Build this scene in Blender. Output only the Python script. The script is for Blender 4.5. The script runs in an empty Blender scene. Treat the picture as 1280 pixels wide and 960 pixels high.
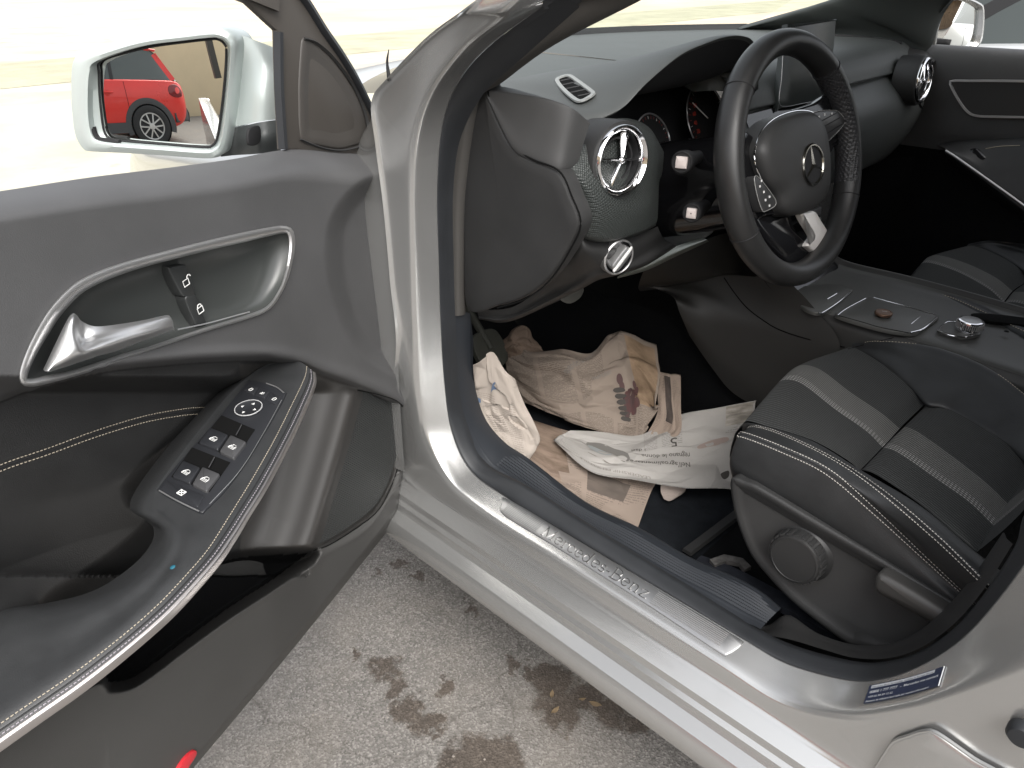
import bpy, bmesh, math, random
import numpy as np
from mathutils import Vector, Matrix
from mathutils.bvhtree import BVHTree
random.seed(7); np.random.seed(7)
R = math.radians
C = bpy.context.scene.collection
V = lambda *a: np.array(a, float)

# ------------------------------------------------------------------ camera geometry
CAM = V(-.9226, 1.4376, 1.1682); YAW, PIT, ROL, FPX = R(-45.525), R(29.188), R(-.616), 943.
CF = V(math.cos(YAW)*math.cos(PIT), math.sin(YAW)*math.cos(PIT), -math.sin(PIT))
_r = V(math.sin(YAW), -math.cos(YAW), 0); _u = np.cross(_r, CF)
CR = math.cos(ROL)*_r + math.sin(ROL)*_u; CU = -math.sin(ROL)*_r + math.cos(ROL)*_u
def ray(px, py): return CF + (px-640)/FPX*CR - (py-480)/FPX*CU
def onp(px, py, P, n):
    d = ray(px, py); return CAM + ((np.asarray(P)-CAM) @ n)/(d @ n)*d
def PX(px, py, x): return onp(px, py, V(x,0,0), V(1,0,0))
def PY(px, py, y): return onp(px, py, V(0,y,0), V(0,1,0))
def PZ(px, py, z): return onp(px, py, V(0,0,z), V(0,0,1))
# the open driver door: hinge line H, direction along the door DD, normal to the cabin side DN
PHI = R(68); H = V(-.03, .80, 0); DD = V(-math.cos(PHI), math.sin(PHI), 0); DN = V(-math.sin(PHI), -math.cos(PHI), 0)
def PD(px, py, w=0): return onp(px, py, H + DN*w, DN)
def door(u, z, w=0): return H + DD*u + DN*w + V(0,0,z)
# steering wheel plane
WC = V(-.425, .325, .905); _a, _y = R(16.5), R(3.5)
WN = V(-math.cos(_a)*math.cos(_y), math.cos(_a)*math.sin(_y), math.sin(_a))
WL = np.cross(V(0,0,1), WN); WL /= np.linalg.norm(WL); WU = np.cross(WN, WL)
def PW(px, py, w=0): return onp(px, py, WC + WN*w, WN)

# ------------------------------------------------------------------ mesh helpers
def cr(pts, n, closed=False):
    """Catmull-Rom through pts, n samples uniform in the control index."""
    P = np.asarray(pts, float); k = len(P)
    if k == 2 and not closed:
        t = np.linspace(0,1,n)[:,None]; return P[0]*(1-t)+P[1]*t
    if closed: T = np.linspace(0, k, n, endpoint=False)
    else: T = np.linspace(0, k-1, n)
    i = np.floor(T).astype(int)
    if not closed: i = np.minimum(i, k-2)
    f = (T-i)[:,None]
    if closed: g = lambda j: P[j % k]
    else:
        E_ = np.vstack([2*P[0]-P[1], P, 2*P[-1]-P[-2]]); g = lambda j: E_[j+1]
    a,b,c,d = g(i-1), g(i), g(i+1), g(i+2)
    return .5*(2*b+(c-a)*f+(2*a-5*b+4*c-d)*f*f+(3*b-a-3*c+d)*f**3)
def arcs(pts, n, closed=False):
    """Catmull-Rom resampled evenly along its length."""
    q = cr(pts, max(200, n*8), closed)
    if closed: q = np.vstack([q, q[:1]])
    s = np.r_[0, np.cumsum(np.linalg.norm(np.diff(q, axis=0), axis=1))]
    t = np.linspace(0, s[-1], n, endpoint=not closed)
    return np.stack([np.interp(t, s, q[:,j]) for j in range(q.shape[1])], 1)
class MB:
    def __init__(s): s.v, s.f, s.m, s.uv = [], [], [], None
    def add(s, verts, faces, m=0):
        o = len(s.v); s.v += [tuple(map(float, p)) for p in verts]
        for f in faces: s.f.append([o+i for i in f]); s.m.append(m)
    def grid(s, P, m=0, close_u=False, close_v=False):
        P = np.asarray(P); a, b = P.shape[:2]; F = []
        for i in range(a if close_v else a-1):
            for j in range(b if close_u else b-1):
                i2, j2 = (i+1) % a, (j+1) % b
                F.append((i*b+j, i*b+j2, i2*b+j2, i2*b+j))
        s.add(P.reshape(-1,3), F, m); return s
    def loft(s, rows, nu=24, nv=24, m=0, linear=False):
        A = np.array([cr(r, nu) for r in rows])
        if linear: B = A
        else: B = np.stack([cr(A[:,j], nv) for j in range(nu)], 1)
        return s.grid(B, m)
    def sweep(s, path, prof, up, closed=False, m=0, caps=True):
        """prof: (side, up) offsets; up: one vector or one per point."""
        P = np.asarray(path, float); n = len(P)
        U = np.broadcast_to(np.asarray(up, float), P.shape)
        if closed: T = np.roll(P,-1,0)-np.roll(P,1,0)
        else: T = np.gradient(P, axis=0)
        T = T/np.maximum(np.linalg.norm(T,axis=1,keepdims=True),1e-9)
        S = np.cross(T, U); S = S/np.maximum(np.linalg.norm(S,axis=1,keepdims=True),1e-9); W = np.cross(S, T)
        G = np.array([[P[i]+S[i]*a+W[i]*b for a,b in prof] for i in range(n)])
        s.grid(G, m, close_u=True, close_v=closed)
        if caps and not closed:
            s.add(G[0], [list(range(len(prof)))], m); s.add(G[-1], [list(range(len(prof)))[::-1]], m)
        return s
    def tube(s, path, r, n=8, closed=False, m=0, up=(0.03,0.02,1)):
        rr = np.broadcast_to(r, (len(path),))
        P = np.asarray(path, float)
        if closed: T = np.roll(P,-1,0)-np.roll(P,1,0)
        else: T = np.gradient(P, axis=0)
        T = T/np.maximum(np.linalg.norm(T,axis=1,keepdims=True),1e-9)
        Sd = np.cross(T, np.broadcast_to(V(*up), P.shape)); Sd = Sd/np.maximum(np.linalg.norm(Sd,axis=1,keepdims=True),1e-9); W = np.cross(Sd,T)
        a = np.linspace(0,2*np.pi,n,endpoint=False)
        G = np.array([[P[i]+rr[i]*(math.cos(t)*Sd[i]+math.sin(t)*W[i]) for t in a] for i in range(len(P))])
        s.grid(G, m, close_u=True, close_v=closed)
        if not closed: s.add(G[0], [list(range(n))], m); s.add(G[-1], [list(range(n))[::-1]], m)
        return s
    def slab(s, outline, nrm, th, bev=.0015, m=0, dome=0):
        """closed outline (front rim), a plate th thick behind it, rounded front edge."""
        O = np.asarray(outline, float); nrm = V(*nrm); nrm = nrm/np.linalg.norm(nrm)
        T = np.roll(O,-1,0)-np.roll(O,1,0); I = np.cross(nrm, T); I = I/np.maximum(np.linalg.norm(I,axis=1,keepdims=True),1e-9)
        c = O.mean(0)
        area = sum(np.cross(O[i]-c, O[(i+1)%len(O)]-c) @ nrm for i in range(len(O)))
        if area < 0: I = -I
        rows = [O - nrm*th, O - nrm*bev, O + I*bev*.3 - nrm*bev*.3, O + I*bev]
        s.grid(np.array(rows), m, close_u=True)
        if dome:
            last = rows[-1]; rr = [last]+[c+(last-c)*k + nrm*dome*(1-k*k) for k in (.85,.65,.4,.15)]
            s.grid(np.array(rr), m, close_u=True); s.add(rr[-1], [list(range(len(O)))], m)
        else: s.add(rows[-1], [list(range(len(O)))], m)
        s.add(rows[0], [list(range(len(O)))[::-1]], m)
        return s
    def box(s, c, ax, half, bev=0, m=0):
        """box with centre c, axes ax (3 unit vectors), half sizes"""
        a,b,d = [V(*q) for q in ax]; c = V(*c)
        out = [c+a*half[0]*x+b*half[1]*y+d*half[2] for x,y in ((-1,-1),(1,-1),(1,1),(-1,1))]
        return s.slab(out, d, 2*half[2], bev or min(half)*.15, m)
    def lathe(s, c, axis, prof, n=32, m=0):
        """prof: (radius, height along axis)"""
        axis = V(*axis)/np.linalg.norm(axis); t = np.cross(axis, V(.3,.5,.81)); t /= np.linalg.norm(t); b = np.cross(axis, t)
        A = np.linspace(0,2*np.pi,n,endpoint=False)
        s.grid(np.array([[V(*c)+axis*h+r*(math.cos(a)*t+math.sin(a)*b) for a in A] for r,h in prof]), m, close_u=True); return s
    def build(s, name, mats, parent=None, sharp=38, solid=0):
        me = bpy.data.meshes.new(name); me.from_pydata(s.v, [], s.f)
        for mm in (mats if isinstance(mats, (list,tuple)) else [mats]): me.materials.append(mm)
        me.polygons.foreach_set('material_index', s.m)
        bm = bmesh.new(); bm.from_mesh(me)
        bmesh.ops.remove_doubles(bm, verts=bm.verts, dist=1e-6)
        bmesh.ops.recalc_face_normals(bm, faces=bm.faces); bm.to_mesh(me); bm.free()
        me.polygons.foreach_set('use_smooth', [True]*len(me.polygons))
        me.set_sharp_from_angle(angle=R(sharp))
        o = bpy.data.objects.new(name, me); C.objects.link(o)
        if parent is not None: o.parent = parent
        if solid:
            md = o.modifiers.new('thickness','SOLIDIFY'); md.thickness = solid; md.offset = 0
        return o
class Surf:
    """ray cast through a picture point onto meshes already built"""
    def __init__(s, *mbs):
        vv, ff = [], []
        for b in mbs:
            o = len(vv); vv += b.v; ff += [[i+o for i in f] for f in b.f]
        s.t = BVHTree.FromPolygons([Vector(p) for p in vv], ff)
    def hit(s, px, py, off=.001, alt=None):
        d = ray(px,py); h = s.t.ray_cast(Vector(CAM), Vector(d).normalized())
        if h[0] is None: return alt
        n = V(*h[1]); n = n if n @ d < 0 else -n
        return V(*h[0]) + n*off
    def hitn(s, px, py):
        d = ray(px,py); h = s.t.ray_cast(Vector(CAM), Vector(d).normalized())
        if h[0] is None: return None, None
        n = V(*h[1]); n = n if n @ d < 0 else -n
        return V(*h[0]), n
    def drop(s, p, off=.001):
        h = s.t.find_nearest(Vector(p)); n = V(*h[1]); 
        if n @ (CAM - V(*h[0])) < 0: n = -n
        return V(*h[0]) + n*off
def near_n(S_, p):
    h = S_.t.find_nearest(Vector(p)); n = V(*h[1]); return n if n @ (CAM-V(*p)) > 0 else -n
def empty(name, loc=(0,0,0), parent=None):
    o = bpy.data.objects.new(name, None); C.objects.link(o); o.location = loc; o.empty_display_size = .1
    if parent is not None: o.parent = parent
    return o
def tag(o, label=None, cat=None, group=None, kind=None):
    for k, v in (('label',label),('category',cat),('group',group),('kind',kind)):
        if v: o[k] = v
    return o
def dashes(mb, path, n, normal_of, ln=.62, w=.0006, h=.0006, m=0):
    """stitches: n short raised dashes along a path"""
    q = arcs(path, n*4+1)
    for k in range(n):
        a, b = q[4*k], q[4*k]+(q[4*k+4]-q[4*k])*ln
        nn = normal_of((a+b)/2); t = b-a; L = np.linalg.norm(t)
        if L < 1e-7: continue
        sd = np.cross(t/L, nn); sd /= max(np.linalg.norm(sd),1e-9)
        p = [a, a+t*.25, b-t*.25, b]; hh = [0,h,h,0]
        G = [[p[i]-sd*w, p[i]+nn*hh[i], p[i]+sd*w] for i in range(4)]
        mb.grid(np.array(G), m)
_tc = {}
def text2d(s, size=1.0, bold=0):
    """outline text as flat triangles in 2D, height `size`"""
    cu = bpy.data.curves.new('t','FONT'); cu.body = s; cu.size = size; cu.resolution_u = 3; cu.offset = bold
    o = bpy.data.objects.new('t', cu); C.objects.link(o); bpy.context.view_layer.update()
    me = bpy.data.meshes.new_from_object(o.evaluated_get(bpy.context.evaluated_depsgraph_get()))
    vs = np.array([v.co[:2] for v in me.vertices]) if len(me.vertices) else np.zeros((0,2)); fs = [list(p.vertices) for p in me.polygons]
    bpy.data.objects.remove(o); bpy.data.curves.remove(cu); bpy.data.meshes.remove(me)
    return vs, fs

# ------------------------------------------------------------------ materials
def nodes_of(m): m.use_nodes = True; return m.node_tree.nodes, m.node_tree.links
def mat(name, col, rough=.5, metal=0, bump=None, var=None, coat=0, spec=.5, alpha=None, trans=0, emis=None, aniso=None, sheen=0):
    m = bpy.data.materials.new(name); N, L = nodes_of(m); b = N['Principled BSDF']
    c = (*col, 1) if len(col) == 3 else col
    b.inputs['Base Color'].default_value = c; b.inputs['Roughness'].default_value = rough; b.inputs['Metallic'].default_value = metal
    b.inputs['Coat Weight'].default_value = coat; b.inputs['Coat Roughness'].default_value = .06; b.inputs['Specular IOR Level'].default_value = spec
    b.inputs['Transmission Weight'].default_value = trans; b.inputs['Sheen Weight'].default_value = sheen
    tc = N.new('ShaderNodeTexCoord')
    if bump:
        nz = N.new('ShaderNodeTexNoise'); nz.inputs['Scale'].default_value = bump[0]; nz.inputs['Detail'].default_value = 3
        L.new(tc.outputs['Object'], nz.inputs['Vector'])
        bp = N.new('ShaderNodeBump'); bp.inputs['Strength'].default_value = bump[1]; bp.inputs['Distance'].default_value = bump[2] if len(bump) > 2 else .001
        L.new(nz.outputs['Fac'], bp.inputs['Height']); L.new(bp.outputs['Normal'], b.inputs['Normal'])
    if var:
        n2 = N.new('ShaderNodeTexNoise'); n2.inputs['Scale'].default_value = var[0]; n2.inputs['Detail'].default_value = 6; n2.inputs['Roughness'].default_value = .65
        L.new(tc.outputs['Object'], n2.inputs['Vector'])
        rp = N.new('ShaderNodeValToRGB'); rp.color_ramp.elements[0].position = .3; rp.color_ramp.elements[1].position = .72
        rp.color_ramp.elements[0].color = tuple(x*(1-var[1]) for x in col)+(1,); rp.color_ramp.elements[1].color = tuple(min(1,x*(1+var[1])) for x in col)+(1,)
        L.new(n2.outputs['Fac'], rp.inputs['Fac']); L.new(rp.outputs['Color'], b.inputs['Base Color'])
        mr = N.new('ShaderNodeMapRange'); mr.inputs['To Min'].default_value = max(.02,rough-.08); mr.inputs['To Max'].default_value = min(1,rough+.1)
        L.new(n2.outputs['Fac'], mr.inputs['Value']); L.new(mr.outputs['Result'], b.inputs['Roughness'])
    if emis:
        b.inputs['Emission Color'].default_value = (*emis[:3],1); b.inputs['Emission Strength'].default_value = emis[3]
    return m
PAINT = mat('silver_paint', (.54,.54,.53), .27, .78, coat=.6)
LEATHER = mat('black_leather', (.027,.028,.029), .46, bump=(900,.35,.0006), var=(25,.18))
SOFT = mat('soft_black_trim', (.076,.076,.077), .55, bump=(1000,.45,.0006), var=(5,.16))
PLASTIC = mat('hard_black_plastic', (.029,.029,.029), .52, bump=(1300,.35,.0005), var=(7,.18))
DASHSOFT = mat('dashboard_soft_skin', (.078,.083,.080), .52, bump=(1000,.30,.0005), var=(7,.10))
GLOSS = mat('gloss_black', (.008,.008,.009), .12)
DARK = mat('matt_black', (.012,.012,.013), .7)
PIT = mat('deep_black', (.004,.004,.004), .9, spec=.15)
RUBBER = mat('seal_rubber', (.022,.024,.027), .52, var=(12,.2))
CARPET_SHADE = mat('black_carpet_and_shade', (.0075,.0078,.0085), .95, bump=(700,.9,.003), spec=.12)  # real carpet, and also the shadow painted on the far door
MATC = mat('mat_carpet', (.012,.014,.017), .95, bump=(900,.8,.002), var=(40,.3), spec=.15)
CHROME = mat('chrome', (.86,.86,.87), .10, 1)
SATIN = mat('satin_silver', (.62,.62,.62), .40, .9)
STRIP = mat('satin_strip', (.60,.57,.56), .34, 1)
WHITE = mat('white_print', (.75,.75,.73), .6)
THREAD = mat('pale_thread', (.50,.48,.44), .8)
THREADD = mat('beige_thread', (.42,.37,.29), .8)
def brushed(name, axis):
    m = mat(name, (.44,.44,.44), .36, .95); N, L = nodes_of(m); b = N['Principled BSDF']
    tc = N.new('ShaderNodeTexCoord'); mp = N.new('ShaderNodeMapping'); L.new(tc.outputs['Object'], mp.inputs['Vector'])
    mp.inputs['Scale'].default_value = axis
    nz = N.new('ShaderNodeTexNoise'); nz.inputs['Scale'].default_value = 60; nz.inputs['Detail'].default_value = 4; L.new(mp.outputs['Vector'], nz.inputs['Vector'])
    bp = N.new('ShaderNodeBump'); bp.inputs['Strength'].default_value = .06; bp.inputs['Distance'].default_value = .0005
    L.new(nz.outputs['Fac'], bp.inputs['Height']); L.new(bp.outputs['Normal'], b.inputs['Normal'])
    mr = N.new('ShaderNodeMapRange'); mr.inputs['To Min'].default_value = .30; mr.inputs['To Max'].default_value = .46
    L.new(nz.outputs['Fac'], mr.inputs['Value']); L.new(mr.outputs['Result'], b.inputs['Roughness'])
    return m
BRUSH = brushed('brushed_steel', (1,40,40))
def glass_mat(name, tint=(.9,.95,.93), ior=1.45):
    m = bpy.data.materials.new(name); N, L = nodes_of(m); N.remove(N['Principled BSDF']); out = N['Material Output']
    t = N.new('ShaderNodeBsdfTransparent'); t.inputs['Color'].default_value = (*tint,1)
    g = N.new('ShaderNodeBsdfGlossy'); g.inputs['Roughness'].default_value = .02
    mx = N.new('ShaderNodeMixShader'); mx.inputs['Fac'].default_value = .06; L.new(t.outputs['BSDF'], mx.inputs[1]); L.new(g.outputs['BSDF'], mx.inputs[2])
    L.new(mx.outputs['Shader'], out.inputs['Surface']); return m
GLASS = glass_mat('window_glass')
MIRROR = mat('mirror_glass', (.93,.95,.92), .0, 1)
def fabric_mat():
    """ribbed seat cloth: fine ribs along x, a grey band and dotted bright threads"""
    m = mat('ribbed_seat_cloth', (.03,.03,.03), .9, sheen=.04, spec=.15); N, L = nodes_of(m); b = N['Principled BSDF']
    tc = N.new('ShaderNodeUVMap'); tc.uv_map = 'cloth'; sp = N.new('ShaderNodeSeparateXYZ'); L.new(tc.outputs['UV'], sp.inputs['Vector'])
    def M(op, a, bb=None):
        n = N.new('ShaderNodeMath'); n.operation = op
        for k, q in ((0,a),(1,bb)):
            if q is None: continue
            if isinstance(q,(int,float)): n.inputs[k].default_value = q
            else: L.new(q, n.inputs[k])
        return n.outputs[0]
    x, y = sp.outputs['X'], sp.outputs['Y']     # metres
    rib = M('ABSOLUTE', M('SINE', M('MULTIPLY', y, math.pi/.0042)))
    dot = M('SINE', M('MULTIPLY', x, 2*math.pi/.0052))
    inb = lambda a, c: M('MULTIPLY', M('GREATER_THAN', y, a), M('LESS_THAN', y, c))
    band = inb(-.017, .050); br = inb(-.0175, -.002)
    rp = N.new('ShaderNodeMixRGB'); rp.inputs[1].default_value = (.008,.0085,.0085,1); rp.inputs[2].default_value = (.056,.058,.057,1); L.new(rib, rp.inputs[0])
    mb = N.new('ShaderNodeMixRGB'); mb.inputs[2].default_value = (.185,.182,.172,1)
    L.new(M('MULTIPLY', band, M('MULTIPLY', rib, .75)), mb.inputs[0]); L.new(rp.outputs[0], mb.inputs[1])
    m2 = N.new('ShaderNodeMixRGB'); m2.inputs[2].default_value = (.31,.305,.295,1)
    L.new(M('MULTIPLY', M('MULTIPLY', br, M('GREATER_THAN', rib, .72)), M('GREATER_THAN', dot, -.1)), m2.inputs[0]); L.new(mb.outputs[0], m2.inputs[1])
    L.new(m2.outputs[0], b.inputs['Base Color'])
    bp = N.new('ShaderNodeBump'); bp.inputs['Strength'].default_value = .6; bp.inputs['Distance'].default_value = .0012
    L.new(rib, bp.inputs['Height']); L.new(bp.outputs['Normal'], b.inputs['Normal'])
    return m
CLOTH = fabric_mat()
def pattern_mat(name, base, scale, strength, kind='hex'):
    m = mat(name, base, .45); N, L = nodes_of(m); b = N['Principled BSDF']
    tc = N.new('ShaderNodeTexCoord'); vo = N.new('ShaderNodeTexVoronoi'); vo.inputs['Scale'].default_value = scale; vo.inputs['Randomness'].default_value = .0 if kind == 'hex' else .25
    mp = N.new('ShaderNodeMapping'); mp.inputs['Rotation'].default_value = (R(20),R(35),R(45)); L.new(tc.outputs['Object'], mp.inputs['Vector']); L.new(mp.outputs['Vector'], vo.inputs['Vector'])
    bp = N.new('ShaderNodeBump'); bp.inputs['Strength'].default_value = strength; bp.inputs['Distance'].default_value = .002
    L.new(vo.outputs['Distance'], bp.inputs['Height']); L.new(bp.outputs['Normal'], b.inputs['Normal'])
    return m
CARBON = pattern_mat('carbon_weave_plastic', (.038,.043,.041), 330, .9)
PERF = pattern_mat('perforated_leather', (.03,.03,.032), 210, .8)
GRILLEM = pattern_mat('speaker_mesh', (.026,.028,.028), 330, .9)

# ================================================================== THE CAR
car = empty('silver_car')
tag(car, 'silver hatchback with its driver door wide open and newspaper sheets on the floor', 'car')

# ---------------------------------------------------------------- body side: door aperture flange, sill, pillars
S_f = [(700,-14),(680,7),(611,58),(573,103),(553,160),(547,240),(549,330),(551,400),(556,480),(565,540),(588,588),(633,622)]
U_f = [(662,-14),(625,25),(580,62),(541,113),(521,165),(515,223),(516,330),(519,420),(524,510),(534,555),(566,608),(621,649)]
S_r = [(930,800),(985,830),(1060,850),(1105,848),(1150,832),(1200,800),(1245,752),(1290,690),(1335,610)]
U_r = [(900,832),(980,878),(1060,895),(1140,885),(1185,873),(1230,859),(1290,840),(1340,818),(1400,780)]
ZS, ZU = .4055, .3925
xs_mid = [-.36,-.46,-.56]
rowS = [PY(*p,.742) for p in S_f] + [V(x,.742,ZS) for x in xs_mid] + [PY(*p,.742) for p in S_r]
rowU = [PY(*p,.785) for p in U_f] + [V(x,.785,ZU) for x in xs_mid] + [PY(*p,.785) for p in U_r]
rowS[11][2] = ZS; rowU[11][2] = ZU; rowS[15][2] = ZS; rowU[15][2] = ZU
V_f = [PY(*p,.80) for p in [(600,-4),(575,15),(535,45),(487,95),(467,125),(472,180),(482,260),(490,350),(497,440)]] + [V(.03,.792,.42), V(-.06,.792,.365), V(-.25,.792,.365)]
V_r = [V(-.66,.792,.365), V(-.74,.792,.365), V(-.84,.792,.365), V(-.94,.792,.37), V(-1.0,.79,.40), V(-1.04,.79,.44), V(-1.08,.79,.50), V(-1.12,.79,.60), V(-1.16,.79,.70)]
rowV = V_f + [V(x,.792,.365) for x in xs_mid] + V_r
# the frame runs on over the roof edge in front and up the door post behind
rowS = [V(-1.25,.585,1.395),V(-.84,.60,1.375),V(-.55,.665,1.285)] + rowS + [V(-.955,.735,1.0),V(-1.00,.69,1.2),V(-1.06,.61,1.365)]
rowU = [V(-1.25,.635,1.41),V(-.83,.65,1.395),V(-.53,.715,1.305)] + rowU + [V(-1.05,.775,1.0),V(-1.08,.72,1.2),V(-1.10,.65,1.385)]
rowV = [V(-1.25,.62,1.44),V(-.80,.63,1.425),V(-.48,.70,1.335)] + rowV + [V(-1.18,.80,1.0),V(-1.20,.73,1.2),V(-1.22,.65,1.385)]
lp = lambda a, b, t: [np.asarray(p)*(1-t)+np.asarray(q)*t for p, q in zip(a, b)]
body = MB()
rws = [rowS, lp(rowS,rowU,.45), lp(rowS,rowU,.85)]
edge = [u*.90 + (s+v)*.05 for s,u,v in zip(rowS,rowU,rowV)]
rws += [edge, lp(rowU,rowV,.16), lp(rowU,rowV,.5), lp(rowU,rowV,.86)]
fil = [v + V(0,.004,-.002) for v in rowV]
rws += [fil]
body.loft(rws, 190, 40)
# front wing and A-pillar outer skin, going forward of the hinge line
fb = V_f[0:9] + [PY(501,520,.802), PY(506,590,.804)]
fw = [fb, [p+q for p,q in zip(fb,[V(.02,-.035,0)]*4+[V(.03,-.035,-.004),V(.045,-.012,-.006),V(.06,.01,-.004)]+[V(.06,.012,0)]*4)],
      [p+q for p,q in zip(fb,[V(.05,-.085,0)]*4+[V(.08,-.07,-.03),V(.12,-.02,-.045),V(.14,.03,-.03)]+[V(.15,.03,0)]*4)]]
body.loft(fw, 40, 24)
wing = MB(); wing.loft([[V(x,yy-.14,zz),V(x,yy-.07,zz-.008),V(x,yy-.02,zz-.03),V(x,yy,zz-.08),V(x,yy+.01,.70-.05*x),V(x,yy+.01,.58),V(x,yy+.01,.45)] for x,yy,zz in ((.10,.85,.945),(.3,.845,.925),(.6,.83,.885),(1.0,.77,.82),(1.35,.62,.74))], 30, 20)
wing.build('front_wing', PAINT, car, sharp=60)
# sill steps, straight along x
prof = [(.792,.3665),(.7955,.3615),(.8125,.3485),(.8150,.3385),(.8200,.3325),(.8225,.3190),(.8420,.3125),(.8450,.3070),(.8490,.2960),(.8500,.2850),(.8480,.2780),(.8400,.2680),(.80,.255)]
xx = np.r_[np.linspace(.10,-.95,34), np.linspace(-1.0,-1.5,4)]
sill = MB(); sill.grid(np.array([[V(x,y,z) for x in xx] for y,z in prof]))
# pressed reinforcement under the rear pillar and rubber stop
emb = arcs([PY(*p,.797) for p in [(1108,938),(1135,922),(1158,916),(1172,920),(1215,950),(1275,992),(1230,1040),(1090,1000)]], 60, True)
# lower rear quarter / rear door skin, roof rails and far side so the shell is whole
rear = [[V(-1.16,.79,.70),V(-1.10,.79,.95),V(-1.12,.76,1.1),V(-1.2,.68,1.32)], [V(-1.3,.84,.68),V(-1.3,.82,.97),V(-1.3,.77,1.12),V(-1.32,.67,1.33)]]
body.loft(rear, 12, 6)
side = [[V(x,.86,.30),V(x,.875,.55),V(x,.87,.80),V(x,.83,.98)] for x in (-1.165,-1.175,-1.3,-1.8,-2.4,-2.9)]
body.loft(side, 14, 12)
def roofline(y0): return [V(.45,y0*.98,1.0),V(.10,y0*.93,1.17),V(-.30,y0*.86,1.345),V(-.65,y0*.80,1.41),V(-1.2,y0*.79,1.425),V(-2.0,y0*.76,1.38),V(-2.7,y0*.72,1.22)]
BODY = Surf(body)
body_o = body.build('body_side', PAINT, car, sharp=180)
sill.build('sill', PAINT, car, sharp=22)
e = MB().slab(emb, (-.15,1,.12), .0026, .0070); e.build('pillar_reinforcement', PAINT, body_o)
e = MB().lathe(PY(1279,915,.792), (0,1,0), [(.013,-.002),(.013,.006),(.010,.010),(0,.011)], 24); e.build('rubber_stop', RUBBER, body_o)
# bonnet
hood = MB(); x0h = lambda y: .53-.33*(abs(y)/.72)**2.6
hood.loft([[V(x0h(y)+(1.42-.25*(abs(y)/.72)**2-x0h(y))*t,y*(1-.18*t*t),.985-.05*(abs(y)/.72)**2.2-(.075*t+.13*t**2)) for t in (0,.15,.4,.7,1)] for y in np.linspace(.72,-.72,9)], 20, 30)
hood.build('bonnet', PAINT, car)
# far side skin
fs = MB(); fs.loft([[V(x,-.86,.30),V(x,-.885,.55),V(x,-.88,.80),V(x,-.80,.955)] for x in (1.0,.4,-.3,-1.0,-1.8,-2.8)], 14, 30)
fs.build('far_body_side', PAINT, car)
# roof with pale headliner below
rf = MB(); rf.loft([[p*V(1,k,1)+V(0,0,.022*(1-k*k)) for p in roofline(.70)[2:]] for k in (1,.5,0,-.5,-1)], 24, 16)
roof = rf.build('roof', PAINT, car, solid=.004)
hl = MB(); hl.loft([[p*V(1,k,1)+V(0,0,.022*(1-k*k)-.03) for p in roofline(.68)[2:]] for k in (1,.5,0,-.5,-1)], 24, 16)
hl.build('headliner', mat('grey_headliner',(.28,.28,.27),.95), roof, solid=.01)

# ---------------------------------------------------------------- sill plate with its lettering
def sill_pt(px, py, off=.0012):
    return BODY.hit(px, py, off)
pl_px = [(633,622.5),(700,661.5),(800,722),(900,783),(926,799),(930,803),(925,808),(912,816.5),(905,818),(898,815),(800,750),(700,687),(640,650.5),(628,642),(625,637),(627,629)]
oc = [PY(*p,.757) for p in pl_px]
sn = V(0,.29,.96); sn = sn/np.linalg.norm(sn)
P0 = V(-.4,.757,.4005)
oc = [onp(*p, P0 + sn*.002, sn) for p in pl_px]
plate = MB().slab(arcs(oc, 120, True), sn, .003, .0012)
PLATE = Surf(plate)
plate_o = plate.build('sill_plate', BRUSH, car, sharp=50)
def on_plate(px, py, off=.0004): return onp(px, py, P0 + sn*(.002+off), sn)
rb = MB()
for a, b, n in (((633,626,630,636),(688,660,667,676),8), ((826,744,836,762),(922,803,907,814),7)):
    pass
def ribs(x0, x1, n, y_lo=.7475, y_hi=.7675):
    for k in range(n):
        yy = y_lo + (y_hi-y_lo)*k/(n-1); zz = 0
        pa = [V(x, yy, 0) for x in np.linspace(x0, x1, 8)]
        pa = [p + V(0,0,(P0[2]+ (sn@(P0+sn*.002-V(p[0],p[1],P0[2])))/sn[2]) + .0002) for p in pa]
        rb.sweep(pa, [(-.0006,0),(0,.0006),(.0006,0)], sn)
ribs(-.238,-.312,9); rb.build('ribbing', SATIN, plate_o); rb = MB(); ribs(-.525,-.634,9); rb.build('ribbing', SATIN, plate_o)
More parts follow.
